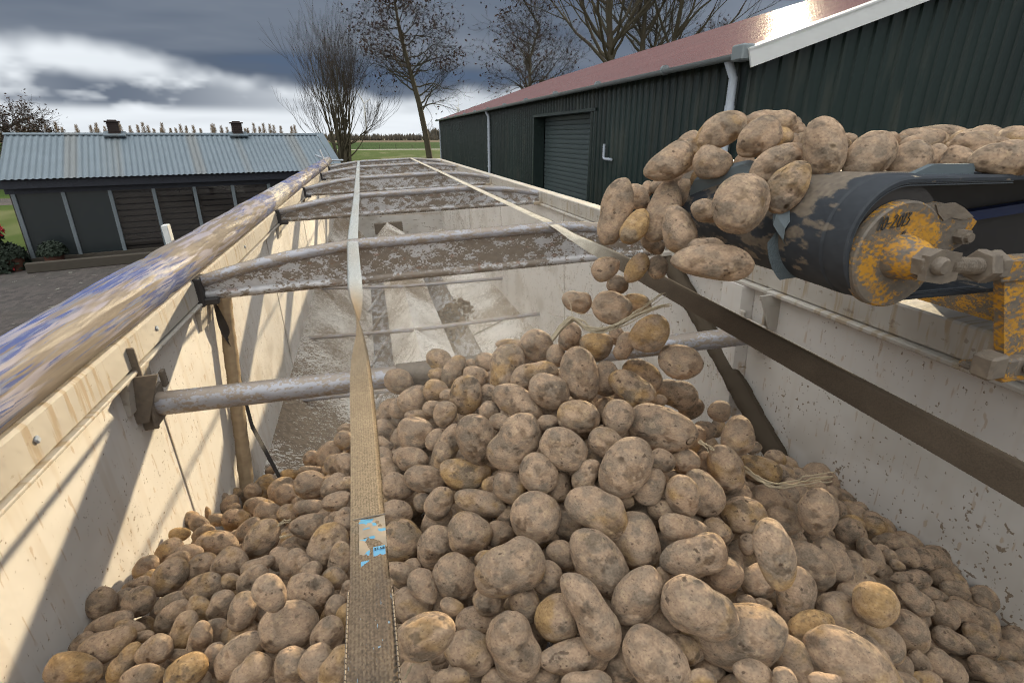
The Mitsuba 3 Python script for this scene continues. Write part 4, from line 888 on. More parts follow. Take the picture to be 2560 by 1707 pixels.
# one line each: centre (mm), long axis, broad axis (hundredths), half length, breadth and thickness (mm), skin, where it is, label
TABLE = """
745 491 -858 76 -55 -36 53 20 82 82 45 44 n h huge long dusty tan potato tipped left, picture bottom by the shaded wall
568 577 -834 86 -40 33 -13 44 89 80 49 48 n h huge long dusty tan potato lying level, heap foot under the belt drum
486 586 -759 82 -27 -51 56 18 81 67 44 44 n h huge long dusty tan potato tipped left, heap foot under the belt drum
195 773 -772 97 -2 23 -20 41 89 67 49 43 n h huge oval dusty tan potato tipped right, lower slope left of the falling stream
393 557 -816 59 -60 -53 72 10 69 59 41 40 n h huge oval dusty tan potato tipped left, picture bottom under the belt drum
308 640 -775 35 -56 -75 89 -5 45 73 34 31 n h huge slim dusty tan potato tipped left, heap foot under the falling stream
364 733 -764 48 -61 -63 81 3 59 70 43 40 n h huge long dusty tan potato tipped left, lower slope under the falling stream
619 814 -106 71 36 61 -70 42 57 56 44 38 n f huge oval dusty tan potato tipped right, dropping in front of the drum
171 647 -827 33 -50 -80 91 -7 41 59 40 34 n h huge oval dusty tan potato tipped left, picture bottom left of the falling stream
478 877 -663 58 21 79 -79 39 48 68 49 44 n h huge oval dusty tan potato tipped right, upper slope under the falling stream
638 1011 -667 82 -57 -11 32 29 90 82 52 45 n h huge long dusty tan potato lying level, below the crest under the belt drum
283 1051 -673 44 -10 89 -81 39 44 74 53 48 n h huge oval dusty tan potato tipped right, upper slope left of the falling stream
583 823 -210 91 -42 -2 17 32 93 68 31 26 n f huge slim dusty tan potato lying level, spilling off, low down
395 828 -722 74 -58 -33 53 20 82 64 43 35 n h huge oval dusty tan potato tipped left, halfway down under the falling stream
405 653 -776 69 10 72 -69 42 60 55 37 35 g h huge oval grey dusty potato tipped right, heap foot under the falling stream
23 619 -723 90 -18 39 -29 42 86 47 31 31 n h huge long dusty tan potato tipped right, picture bottom right of the strap
277 622 -851 99 -2 -11 11 38 92 67 29 27 s h huge slim dark blotched potato lying level, picture bottom under the falling stream
-237 884 -924 100 -1 -2 2 39 92 56 45 41 n h big oval dusty tan potato lying level, heap foot left of the strap
617 586 -668 -7 -61 -79 96 -24 10 56 32 27 n h huge long dusty tan potato standing upright, lower slope near the shaded wall
280 882 -756 79 -19 -58 61 17 77 54 50 48 n h big round dusty tan potato, halfway down left of the falling stream
536 689 -749 88 -28 39 -24 43 87 61 35 35 n h huge long dusty tan potato lying level, lower slope under the belt drum
469 784 -780 22 -68 -70 92 -9 38 58 44 42 n h big oval dusty tan potato tipped left, lower slope under the falling stream
847 792 -32 76 11 64 -61 42 67 47 34 30 n b big oval dusty tan potato tipped right, riding the belt above the drum
752 895 -45 96 5 28 -27 41 87 66 29 26 g b huge slim grey dusty potato tipped right, riding over the belt drum
777 820 -18 16 -31 -94 96 -17 22 49 33 30 n b big oval dusty tan potato standing upright, riding over the belt drum
745 635 -853 46 47 75 -88 39 29 57 35 31 d h big long dull brown potato standing upright, heap foot near the shaded wall
641 1106 -157 43 28 86 -88 36 33 72 36 32 n f right huge slim dusty tan potato standing upright, spilling off, midway
499 1206 -594 17 -38 -91 96 -15 24 73 48 43 n h big long dusty tan potato standing upright, on the crest under the falling stream
538 1139 -161 26 9 96 -92 33 22 73 35 29 n f left huge slim dusty tan potato standing upright, spilling off, midway
990 678 -35 94 -35 0 12 34 93 46 28 25 g b big long grey dusty potato lying level, riding the belt at the picture edge
102 867 -861 52 -21 -83 85 1 53 50 43 39 n h big round dusty tan potato, lower slope left of the falling stream
370 968 -656 68 -42 -60 69 11 72 55 43 36 n h big oval dusty tan potato tipped left, upper slope under the falling stream
207 1164 -722 19 -19 -96 96 -16 22 66 47 41 w h big oval shrivelled grey potato standing upright, upper slope left of the falling stream
832 603 -893 33 -56 -76 90 -7 43 46 40 34 n h middling round dusty tan potato, heap foot near the shaded wall
658 536 -869 47 -47 -75 85 -1 53 49 30 29 n h big long dusty tan potato tipped left, picture bottom near the shaded wall
98 676 -850 91 -38 -19 31 29 91 42 34 33 n h big oval dusty tan potato lying level, picture bottom left of the falling stream
263 684 -826 93 -14 34 -26 41 87 40 38 38 y h middling round clean yellowish potato, heap foot under the falling stream
-330 869 -952 80 3 60 -55 43 71 56 31 27 g h big long grey dusty potato tipped right, picture bottom between wall and strap
695 800 -81 48 -9 87 -78 41 47 45 30 29 s f big oval dark blotched potato tipped right, dropping in front of the drum
972 753 -938 32 -43 -84 92 -8 39 67 36 35 n h big long dusty tan potato tipped left, lower slope near the shaded wall
151 953 -830 91 -40 14 3 38 93 48 46 42 n h lower middling round dusty tan potato, halfway down left of the falling stream
791 945 -766 25 -26 -93 95 -14 29 62 42 41 n h big oval dusty tan potato standing upright, upper slope under the belt drum
727 1053 12 90 4 44 -42 43 80 57 32 27 n b big long dusty tan potato tipped right, riding over the belt drum
869 569 -834 98 -9 -17 19 34 92 41 38 34 y h middling round clean yellowish potato, heap foot by the shaded wall
-193 1202 -1010 50 49 72 -86 35 36 62 47 46 y h middling oval clean yellowish potato tipped right, lower slope left of the strap
924 788 -796 -4 12 99 -96 26 -7 54 41 34 n h middling oval dusty tan potato standing upright, halfway down near the shaded wall
361 1476 -679 32 42 85 -93 32 19 79 51 45 n h big long dusty tan potato standing upright, on the crest left of the falling stream
670 864 -753 36 -53 -77 89 -5 45 53 40 33 n h big oval dusty tan potato tipped left, halfway down under the belt drum
-685 993 -1042 92 -19 -33 37 28 88 51 35 30 y h big oval clean yellowish potato lying level, picture bottom by the sunlit wall
897 745 -910 49 -56 -67 81 2 58 54 39 35 n h big oval dusty tan potato tipped left, lower slope near the shaded wall
785 853 -834 92 -37 -11 24 31 92 51 42 38 s h middling oval dark blotched potato lying level, halfway down under the belt drum
973 607 -1012 76 -31 -57 63 14 76 47 38 33 n h middling oval dusty tan potato tipped left, picture bottom by the shaded wall
636 1098 -56 89 1 45 -41 43 80 57 33 30 n f big long dusty tan potato tipped right, spilling off, high up
737 947 -3 84 -1 54 -48 43 76 45 32 30 n b big oval dusty tan potato tipped right, riding over the belt drum
0 1060 -910 93 -35 10 4 37 93 49 46 45 s h middling round dark blotched potato, lower slope right of the strap
-210 1005 -958 87 -50 -3 23 34 91 55 36 30 n h big long dusty tan potato lying level, heap foot left of the strap
-648 1050 -1047 98 3 20 -20 41 89 57 32 31 n h big long dusty tan potato tipped right, picture bottom by the sunlit wall
625 1148 -624 55 -69 -47 71 9 70 66 40 35 s h big long dark blotched potato tipped left, below the crest under the falling stream
309 958 -704 41 -39 -82 88 -4 46 46 40 36 n h middling round dusty tan potato, upper slope left of the falling stream
72 999 -896 57 -14 81 -71 42 57 51 41 35 n h middling oval dusty tan potato tipped right, lower slope right of the strap
337 1230 -666 69 -65 -30 54 20 82 72 38 37 n h big long dusty tan potato tipped left, below the crest left of the falling stream
614 991 -180 11 -35 -93 97 -18 18 49 33 30 n f big oval dusty tan potato standing upright, spilling off, low down
172 1143 -807 97 -14 -18 22 32 92 63 38 32 y h big long clean yellowish potato lying level, upper slope left of the falling stream
136 775 -889 95 -17 26 -18 40 90 48 29 26 g h big long grey dusty potato lying level, heap foot left of the falling stream
1172 681 -1123 40 -32 -86 90 -6 44 53 40 39 n h middling oval dusty tan potato tipped left, heap foot by the shaded wall
726 1097 -536 87 -48 -9 26 30 92 54 42 41 n f middling oval dusty tan potato lying level, falling beside the stalk
725 572 -853 100 -2 4 -3 40 92 43 28 28 y h middling oval clean yellowish potato lying level, heap foot near the shaded wall
588 817 -713 24 -25 -94 95 -14 28 46 35 29 n h middling oval dusty tan potato standing upright, halfway down under the belt drum
915 775 -41 72 -11 68 -58 43 69 36 30 27 g b middling oval grey dusty potato tipped right, riding the belt past the rubber cleat
563 766 -755 92 -12 -38 40 26 88 54 27 23 n h big slim dusty tan potato lying level, halfway down under the belt drum
649 1126 -464 69 -30 66 -51 44 73 51 42 35 n f middling round dusty tan potato, falling beside the stalk
8 872 -920 76 -20 -62 65 15 74 42 36 32 n h middling round dusty tan potato, heap foot right of the strap
406 1191 -622 86 -23 -45 50 21 84 53 43 42 n h middling oval dusty tan potato tipped left, below the crest left of the falling stream
428 1029 -614 95 -25 -19 26 30 92 49 37 36 n h middling oval dusty tan potato lying level, below the crest under the falling stream
612 691 -811 91 -39 15 1 38 92 37 34 31 n h middling round dusty tan potato, lower slope under the belt drum
-424 860 -960 91 5 40 -38 43 82 39 29 28 s h middling oval dark blotched potato tipped right, picture bottom near the sunlit wall
190 1032 -815 88 -46 -14 29 29 91 63 28 23 n h big slim dusty tan potato lying level, halfway down left of the falling stream
570 1189 -408 72 -66 -21 45 21 87 50 40 37 n f middling oval dusty tan potato tipped left, falling beside the stalk
-400 1398 -1107 63 17 75 -75 40 53 61 43 43 n h right middling oval dusty tan potato tipped right, lower slope between wall and strap
-292 793 -921 85 19 50 -53 43 73 38 27 27 n h middling oval dusty tan potato tipped right, picture bottom between wall and strap
-169 751 -883 62 -6 78 -70 42 58 35 28 24 n h middling oval dusty tan potato tipped right, picture bottom left of the strap
-131 719 -867 68 35 64 -73 41 55 39 24 22 n h middling long dusty tan potato tipped right, picture bottom left of the strap
440 631 -834 83 -46 -32 46 23 86 37 27 22 n h middling oval dusty tan potato tipped left, heap foot under the belt drum
859 1004 -714 43 50 75 -89 38 26 50 40 34 n f middling oval dusty tan potato standing upright, upper slope under the belt drum
66 1365 -801 95 -32 4 8 35 93 52 47 40 n h middling round dusty tan potato, upper slope right of the strap
413 1344 -645 96 -15 24 -16 40 90 68 36 30 n h big long dusty tan potato lying level, on the crest left of the falling stream
850 1285 -733 89 -41 -21 34 27 90 63 43 42 d h middling oval dull brown potato lying level, below the crest under the belt drum
1183 748 -26 90 -24 37 -25 41 88 38 26 23 g b middling oval grey dusty potato tipped right, riding the belt at the picture edge
223 1411 -718 16 23 96 -96 28 9 57 45 39 s h middling oval dark blotched potato standing upright, below the crest left of the falling stream
-615 1301 -1104 70 19 69 -70 41 59 53 39 38 n h middling oval dusty tan potato tipped right, lower slope near the sunlit wall
1220 614 -1176 74 -40 -54 63 14 76 54 30 29 n h middling long dusty tan potato tipped left, picture bottom by the shaded wall
-219 773 -903 57 20 80 -79 39 47 33 29 24 n h middling round dusty tan potato, picture bottom left of the strap
1452 733 -1202 80 -36 -48 56 18 81 63 32 31 d h big slim dull brown potato tipped left, heap foot by the shaded wall
705 690 -849 93 3 37 -35 43 83 39 30 26 n h middling oval dusty tan potato tipped right, lower slope near the shaded wall
696 1025 -52 87 -49 -8 24 29 93 38 32 28 g f middling round grey dusty potato, spilling off, high up
470 956 -650 69 -40 -61 69 11 71 44 32 31 n h middling oval dusty tan potato tipped left, upper slope under the falling stream
723 1278 -652 79 -39 -47 56 18 81 59 40 36 s h middling oval dark blotched potato tipped left, on the crest under the falling stream
850 1061 28 91 -40 0 15 32 93 51 25 21 n b big slim dusty tan potato lying level, riding over the belt drum
-158 842 -920 56 17 81 -79 39 47 36 30 25 n h middling oval dusty tan potato tipped right, heap foot left of the strap
533 861 -710 59 9 80 -76 40 52 40 32 26 n h middling oval dusty tan potato tipped right, halfway down under the falling stream
352 599 -870 38 -2 93 -85 40 35 33 26 24 d h middling oval dull brown potato tipped right, picture bottom under the falling stream
-529 977 -1014 83 -16 53 -43 43 80 43 28 24 n h middling long dusty tan potato tipped right, picture bottom near the sunlit wall
76 1216 -855 93 -1 -36 35 30 89 56 35 29 g h middling long grey dusty potato lying level, upper slope right of the strap
-250 858 -804 52 -56 -64 80 5 60 35 27 22 n h middling oval dusty tan potato tipped left, heap foot between wall and strap
1296 975 -1113 23 -22 -95 95 -16 27 59 40 35 d h middling oval dull brown potato standing upright, lower slope by the shaded wall
274 567 -840 96 -28 5 6 36 93 40 18 15 n h big slim dusty tan potato lying level, picture bottom under the falling stream
-523 906 -999 91 -30 29 -15 41 90 47 22 20 n h big slim dusty tan potato lying level, picture bottom near the sunlit wall
141 1249 -786 50 24 83 -84 37 39 64 30 27 n h big slim dusty tan potato tipped right, upper slope right of the strap
1090 1155 -962 77 -61 -17 40 25 88 60 41 37 s h middling oval dark blotched potato tipped left, upper slope near the shaded wall
1095 807 -17 88 -45 -18 32 27 91 36 25 23 n b middling oval dusty tan potato lying level, riding the belt at the picture edge
1140 944 -5 99 -13 0 5 35 93 53 21 17 n b big slim dusty tan potato lying level, riding the belt past the rubber cleat
-544 1115 -1062 75 -8 66 -58 43 70 52 27 25 n h upper middling long dusty tan potato tipped right, heap foot near the sunlit wall
-434 963 -1002 32 5 95 -90 32 29 50 23 22 n h middling slim dusty tan potato standing upright, picture bottom between wall and strap
474 1509 -623 66 -21 -72 74 7 66 53 49 45 n h middling round dusty tan potato, on the crest left of the falling stream
257 1011 -763 66 -54 -52 67 12 73 39 36 32 n h upper middling round dusty tan potato, halfway down left of the falling stream
525 1021 -626 48 37 80 -86 37 35 41 35 30 n h middling round dusty tan potato, below the crest under the falling stream
-702 1161 -1092 90 -18 40 -30 42 86 64 22 22 n h big slim dusty tan potato tipped right, heap foot by the sunlit wall
219 742 -840 33 -39 -86 92 -8 39 35 26 22 n h middling oval dusty tan potato tipped left, heap foot left of the falling stream
1010 762 -42 29 -51 -81 92 -9 39 29 26 24 g b middling round grey dusty potato, riding the belt past the rubber cleat
1532 902 -1192 93 -15 -34 37 27 89 64 35 31 d h middling long dull brown potato lying level, lower slope by the shaded wall
-544 1333 -1121 68 5 73 -68 42 61 47 39 33 n h left middling oval dusty tan potato tipped right, lower slope between wall and strap
585 1228 -623 20 19 96 -94 30 14 47 39 35 g h middling oval grey dusty potato standing upright, on the crest under the falling stream
921 934 -874 87 -49 -3 21 32 92 46 35 32 n h middling oval dusty tan potato lying level, halfway down near the shaded wall
90 1107 -908 66 2 75 -69 42 59 46 33 32 n h lower middling oval dusty tan potato tipped right, halfway down right of the strap
1041 749 -985 33 -67 -67 87 -6 48 44 31 30 n h middling oval dusty tan potato tipped left, lower slope by the shaded wall
-448 1280 -1077 79 -39 -46 56 18 81 43 40 34 n h middling round dusty tan potato, lower slope between wall and strap
-487 1020 -1023 47 45 77 -88 34 34 45 25 22 n h lower middling long dusty tan potato tipped right, heap foot near the sunlit wall
1303 657 -1171 80 -35 -49 57 17 81 57 25 23 d h upper middling slim dull brown potato tipped left, picture bottom by the shaded wall
457 581 -837 85 -49 -18 35 28 89 30 24 23 d h middling oval dull brown potato tipped left, picture bottom under the belt drum
-578 1561 -1225 96 -10 -25 27 32 91 62 39 38 n h middling long dusty tan potato lying level, lower slope between wall and strap
-349 990 -964 39 48 78 -91 32 26 39 28 27 n h right middling oval dusty tan potato standing upright, heap foot between wall and strap
35 863 -867 49 -67 -55 79 7 61 37 27 26 n h right middling oval dusty tan potato tipped left, lower slope right of the strap
561 1081 -187 68 39 62 -73 41 55 46 25 24 y f middling long clean yellowish potato tipped right, spilling off, low down
-275 1452 -1131 99 -11 -1 5 36 93 58 37 32 n h lower middling long dusty tan potato lying level, halfway down left of the strap
915 862 -884 86 -16 -48 51 21 84 47 29 28 n h middling long dusty tan potato tipped left, halfway down near the shaded wall
591 1317 -564 99 1 -10 9 35 93 47 40 34 y f middling round clean yellowish potato, falling beside the stalk
-495 1192 -1061 100 1 -1 1 39 92 43 33 28 n h middling oval dusty tan potato lying level, lower slope between wall and strap
-651 1211 -1086 79 -2 62 -55 43 72 40 35 29 g h middling round grey dusty potato, heap foot near the sunlit wall
97 1087 -838 55 14 82 -79 39 47 43 31 27 n h upper middling oval dusty tan potato tipped right, halfway down right of the strap
538 502 -824 92 -38 -8 21 32 92 30 20 18 n h middling long dusty tan potato lying level, picture bottom near the shaded wall
-292 1702 -1149 96 -27 1 8 35 93 56 48 40 n h middling round dusty tan potato, halfway down left of the strap
271 769 -814 56 18 81 -79 39 47 31 27 25 n h middling round dusty tan potato, lower slope left of the falling stream
-594 989 -1041 63 32 71 -77 39 50 44 22 20 y h middling slim clean yellowish potato tipped right, picture bottom by the sunlit wall
1561 1368 -1225 6 32 94 -97 24 -2 58 52 47 n h middling round dusty tan potato, upper slope near the shaded wall
-753 1256 -1107 30 8 95 -91 31 27 41 33 30 n h middling oval dusty tan potato standing upright, heap foot by the sunlit wall
1 1248 -893 88 -28 -37 44 23 87 43 36 32 n h middling oval dusty tan potato tipped left, halfway down right of the strap
408 921 -700 48 4 87 -81 39 43 40 25 20 n h middling long dusty tan potato tipped right, upper slope under the falling stream
1234 730 -1086 63 -54 -55 70 10 71 47 27 23 d h middling long dull brown potato tipped left, heap foot by the shaded wall
-150 1099 -967 26 20 95 -93 31 19 44 27 22 n h middling long dusty tan potato standing upright, lower slope left of the strap
1326 587 -1188 71 -63 -32 54 19 82 44 26 22 d h middling long dull brown potato tipped left, picture bottom by the shaded wall
748 1187 -49 10 4 99 -95 30 8 44 26 24 n f middling long dusty tan potato standing upright, spilling off, high up
-19 1356 -913 64 -67 -37 63 18 76 49 35 35 n h middling oval dusty tan potato tipped left, upper slope right of the strap
1388 570 -1201 82 -56 -16 36 28 89 40 29 28 d h right middling oval dull brown potato tipped left, picture bottom by the shaded wall
1307 799 -1104 98 -11 -14 17 34 93 59 23 20 d h middling slim dull brown potato lying level, lower slope by the shaded wall
-277 1181 -1029 53 1 85 -78 39 49 41 31 31 n h middling oval dusty tan potato tipped right, lower slope left of the strap
82 1623 -819 91 21 35 -41 43 81 54 40 36 n h middling oval dusty tan potato tipped right, below the crest right of the strap
48 1308 -848 86 -49 -12 29 30 91 45 34 30 n h middling oval dusty tan potato lying level, upper slope right of the strap
150 764 -836 40 -33 -85 90 -5 44 27 25 24 n h small round dusty tan potato, heap foot left of the falling stream
-424 1079 -1026 41 35 84 -89 34 29 37 27 25 n h left middling oval dusty tan potato standing upright, heap foot between wall and strap
56 625 -834 98 -18 3 4 36 93 31 16 13 y h middling long clean yellowish potato lying level, picture bottom right of the strap
-12 965 -921 79 -42 -44 55 18 82 36 26 22 n h left middling oval dusty tan potato tipped left, lower slope right of the strap
-248 1944 -1187 55 11 82 -79 39 48 57 50 43 n h middle small round dusty tan potato, upper slope left of the strap
-691 1509 -1188 62 0 78 -72 41 57 45 37 36 n h small oval dusty tan potato tipped right, lower slope near the sunlit wall
-7 1154 -898 98 0 -20 18 35 92 39 31 28 n h small oval dusty tan potato lying level, halfway down right of the strap
615 890 -199 98 -20 -1 8 35 93 35 18 17 n f middling slim dusty tan potato lying level, spilling off, low down
452 514 -831 98 -21 -5 13 34 93 23 20 17 n h small oval dusty tan potato lying level, picture bottom under the belt drum
-130 874 -929 18 19 97 -95 29 12 37 19 19 y h middling long clean yellowish potato standing upright, heap foot left of the strap
739 1090 -92 89 -44 -7 22 30 93 40 21 18 n f middling long dusty tan potato lying level, spilling off, midway
224 1671 -753 50 -5 86 -79 39 48 59 34 32 n h middling long dusty tan potato tipped right, on the crest left of the falling stream
-484 2110 -1431 82 14 56 -56 43 71 59 52 47 n h left small round dusty tan potato, halfway down left of the strap
39 1771 -816 80 -17 -57 60 17 78 49 43 42 g h small round grey dusty potato, on the crest right of the strap
651 962 -140 95 -25 -17 24 30 92 30 22 19 n f small oval dusty tan potato lying level, spilling off, midway
549 1195 -305 80 -27 53 -40 42 81 35 28 27 n f small oval dusty tan potato tipped right, falling above the strap
514 1290 -416 95 -12 -29 32 27 91 40 29 25 n f small oval dusty tan potato lying level, falling beside the stalk
-478 1100 -1040 35 -64 -68 89 0 45 34 26 23 n h small oval dusty tan potato standing upright, heap foot near the sunlit wall
1688 1122 -1271 96 -26 1 9 35 93 53 35 30 d h middling long dull brown potato lying level, halfway down by the shaded wall
-720 1418 -1157 71 -14 69 -59 42 69 43 30 26 y h small oval clean yellowish potato tipped right, lower slope near the sunlit wall
1032 855 -9 87 -45 19 -2 36 93 36 16 15 n b middling slim dusty tan potato lying level, riding the belt past the rubber cleat
1510 1070 -1209 24 29 93 -94 30 15 42 39 33 y h small round clean yellowish potato, halfway down by the shaded wall
1107 585 -1140 98 -11 -18 21 34 92 45 17 15 y h middling slim clean yellowish potato lying level, picture bottom by the shaded wall
548 1416 -566 14 2 99 -94 31 13 42 33 31 d f left small oval dull brown potato standing upright, falling beside the stalk
598 928 -698 90 -16 -41 44 24 87 32 25 22 n h small oval dusty tan potato tipped left, upper slope under the belt drum
601 1137 -295 54 -6 84 -76 41 51 37 23 22 y f middling long clean yellowish potato tipped right, falling above the strap
574 473 -811 69 -29 -66 71 10 70 23 17 14 n h small oval dusty tan potato tipped left, picture bottom near the shaded wall
641 1236 -142 51 -51 -70 82 2 58 35 26 24 n f small oval dusty tan potato tipped left, spilling off, midway
152 1367 -750 44 42 79 -89 35 31 38 32 32 n h small oval dusty tan potato standing upright, below the crest right of the strap
-604 2355 -1566 56 33 76 -82 38 44 60 55 49 y h small round clean yellowish potato, halfway down between wall and strap
1035 596 -1089 5 16 99 -96 28 0 28 25 23 d h small round dull brown potato, picture bottom by the shaded wall
-418 1005 -1026 23 43 88 -95 28 11 29 24 22 d h small oval dull brown potato standing upright, heap foot between wall and strap
645 462 -828 98 -19 -9 15 34 93 27 14 12 y h middling long clean yellowish potato lying level, picture bottom near the shaded wall
710 1130 -121 0 -50 -87 97 -21 12 32 24 21 n f right small oval dusty tan potato standing upright, spilling off, midway
264 1256 -710 25 -39 -88 94 -12 32 39 27 24 n h small oval dusty tan potato standing upright, below the crest left of the falling stream
1013 805 -36 45 44 77 -87 39 29 25 19 18 n b small oval dusty tan potato standing upright, riding the belt past the rubber cleat
190 1826 -772 70 -64 -31 54 20 82 48 40 36 n h small round dusty tan potato, on the crest right of the strap
664 1285 -557 56 38 73 -82 39 43 42 26 22 n f small long dusty tan potato tipped right, falling beside the stalk
-30 1437 -922 25 -47 -84 94 -11 34 42 30 28 n h small oval dusty tan potato standing upright, upper slope right of the strap
-538 1949 -1386 95 -21 -25 30 29 91 61 35 32 n h middling long dusty tan potato lying level, halfway down between wall and strap
150 1561 -766 98 -19 -3 10 35 93 39 35 32 y h small round clean yellowish potato, below the crest right of the strap
931 1315 -807 98 7 18 -19 42 89 41 33 29 d h small oval dull brown potato tipped right, below the crest under the belt drum
-621 1918 -1405 98 0 -20 19 35 92 52 40 38 s h small oval dark blotched potato lying level, halfway down between wall and strap
679 1268 -425 78 -61 -15 37 25 90 40 25 24 n f small long dusty tan potato lying level, falling beside the stalk
761 1227 -16 80 4 60 -55 43 71 32 24 23 n f small oval dusty tan potato tipped right, spilling off, high up
-421 1925 -1330 99 -15 -8 12 34 93 48 42 35 n h right small round dusty tan potato, halfway down left of the strap
-152 924 -940 32 8 94 -90 34 28 30 20 17 n h small oval dusty tan potato standing upright, heap foot left of the strap
-281 1552 -1135 99 -9 -13 15 34 93 51 27 23 n h upper middling long dusty tan potato lying level, halfway down left of the strap
-196 1702 -1080 97 7 22 -23 41 88 43 37 33 n h lowest small round dusty tan potato, upper slope left of the strap
30 1360 -879 87 -40 -29 40 25 88 35 30 29 n h small round dusty tan potato, upper slope right of the strap
800 1061 -59 29 34 90 -93 31 18 26 23 19 n b left small round dusty tan potato, riding over the belt drum
-461 1777 -1291 95 -24 -22 29 29 91 52 32 30 n h small long dusty tan potato lying level, halfway down between wall and strap
281 1568 -734 82 -52 -23 40 25 88 42 32 30 n h small oval dusty tan potato tipped left, on the crest left of the falling stream
-174 1364 -989 97 1 24 -22 41 88 40 25 22 n h small long dusty tan potato tipped right, halfway down left of the strap
-163 1621 -1036 9 -46 -88 97 -17 19 41 33 28 n h right small oval dusty tan potato standing upright, upper slope left of the strap
-146 1263 -980 42 44 79 -90 34 29 33 27 25 n h small oval dusty tan potato standing upright, halfway down left of the strap
37 1665 -866 94 -13 32 -25 41 88 41 34 31 n h small oval dusty tan potato tipped right, below the crest right of the strap
1505 801 -1199 88 -35 -32 42 24 88 43 22 18 d h middling slim dull brown potato tipped left, heap foot by the shaded wall
1151 628 -1154 37 -49 -79 89 -6 45 30 22 19 d h lower small oval dull brown potato tipped left, picture bottom by the shaded wall
942 1198 -759 95 -31 4 8 35 93 32 31 29 d f small round dull brown potato, below the crest under the belt drum
1426 900 -1153 88 -33 34 -18 43 89 34 29 27 d h small round dull brown potato, lower slope by the shaded wall
1163 1087 -995 77 -61 -17 40 26 88 37 28 26 n h upper small oval dusty tan potato tipped left, halfway down near the shaded wall
649 1123 -292 35 47 81 -92 33 21 27 23 23 d f right small round dull brown potato, falling above the strap
858 1029 -3 93 -38 0 13 33 93 23 21 21 y b small round clean yellowish potato, riding over the belt drum
-664 1703 -1285 84 -26 47 -34 43 84 44 28 24 n h small long dusty tan potato tipped right, halfway down between wall and strap
682 1219 -257 84 -24 -48 53 19 83 33 19 19 d f small long dull brown potato tipped left, spilling off, low down
-247 1143 -1008 40 5 91 -86 36 36 31 21 20 n h small oval dusty tan potato standing upright, lower slope left of the strap
336 1655 -725 85 -51 12 8 35 93 37 32 30 n h left small round dusty tan potato, on the crest left of the falling stream
-224 1110 -996 92 -16 35 -26 42 87 27 21 20 n h small oval dusty tan potato tipped right, lower slope left of the strap
350 887 -800 92 -38 11 4 37 93 36 31 28 n h middling round dusty tan potato, halfway down under the falling stream
624 1278 -373 91 -42 5 11 34 93 28 24 21 d f left small round dull brown potato, falling above the strap
1360 641 -1244 80 -37 -48 56 18 81 55 26 24 d h lower middling slim dull brown potato tipped left, picture bottom by the shaded wall
-662 2293 -1548 76 -11 64 -54 43 72 51 38 36 n h rightmost small oval dusty tan potato tipped right, halfway down between wall and strap
703 1229 -111 91 -23 34 -23 41 88 34 16 14 n f small slim dusty tan potato tipped right, spilling off, midway
-365 1147 -1025 72 -2 69 -62 42 66 45 30 26 n h middling long dusty tan potato tipped right, lower slope between wall and strap
-187 1949 -1130 99 -13 -8 12 34 93 37 37 32 n h uppermost small round dusty tan potato, upper slope left of the strap
1427 675 -1222 38 -69 -62 84 -3 54 44 34 32 d h left middling oval dull brown potato tipped left, picture bottom by the shaded wall
821 941 -850 88 -44 16 3 38 92 43 32 26 n h middling oval dusty tan potato lying level, halfway down under the belt drum
1373 1393 -1117 92 -38 -12 25 30 92 39 30 26 n h small oval dusty tan potato lying level, upper slope near the shaded wall
798 1098 -79 63 35 69 -77 41 50 24 19 17 s b small oval dark blotched potato tipped right, riding over the belt drum
-727 2201 -1527 68 3 73 -67 42 61 49 34 29 n h middle small oval dusty tan potato tipped right, halfway down between wall and strap
319 815 -807 80 -29 -53 59 17 79 35 25 24 n h middling oval dusty tan potato tipped left, lower slope under the falling stream
-767 1879 -1349 80 -26 54 -40 43 81 38 31 30 n h small oval dusty tan potato tipped right, halfway down near the sunlit wall
-717 1823 -1334 60 -18 -78 80 8 59 37 30 26 n h small oval dusty tan potato tipped left, halfway down near the sunlit wall
1014 906 -11 42 -42 -81 88 -4 47 20 16 13 n b small oval dusty tan potato tipped left, riding the belt above the drum
358 963 -750 28 37 89 -93 31 17 34 30 28 n h small round dusty tan potato, halfway down under the falling stream
-393 908 -998 34 24 91 -91 34 25 36 22 19 n h middling long dusty tan potato standing upright, picture bottom between wall and strap
-776 2246 -1545 54 41 74 -84 36 41 45 34 31 n h leftmost small oval dusty tan potato tipped right, halfway down between wall and strap
-365 985 -1023 84 -29 46 -31 44 84 41 23 23 n h middling long dusty tan potato tipped right, heap foot between wall and strap
659 785 -796 92 -37 11 4 37 93 30 28 25 n h small round dusty tan potato, halfway down under the belt drum
721 1187 -98 95 -7 31 -26 41 87 26 16 16 n f small long dusty tan potato tipped right, spilling off, midway
218 952 -847 98 -2 -19 19 35 92 32 29 24 d h small round dull brown potato, halfway down left of the falling stream
683 958 -734 98 -18 -5 11 34 93 33 30 28 n h small round dusty tan potato, upper slope under the belt drum
381 647 -845 14 11 98 -95 30 10 27 22 21 n h small oval dusty tan potato standing upright, heap foot under the falling stream
953 677 -943 96 -29 4 7 36 93 31 26 26 n h small oval dusty tan potato lying level, heap foot by the shaded wall
1369 736 -1181 49 -30 -82 86 -2 52 38 32 32 d h small oval dull brown potato tipped left, heap foot by the shaded wall
690 1398 -570 36 53 77 -92 34 20 28 22 21 d f right small oval dull brown potato standing upright, falling beside the stalk
-152 1446 -990 98 5 -21 18 35 92 29 22 19 n h small oval dusty tan potato lying level, upper slope left of the strap
-130 973 -946 26 32 91 -94 31 16 24 13 12 n h small long dusty tan potato standing upright, heap foot left of the strap
649 575 -892 95 -30 6 5 36 93 26 21 18 n h small oval dusty tan potato lying level, picture bottom near the shaded wall
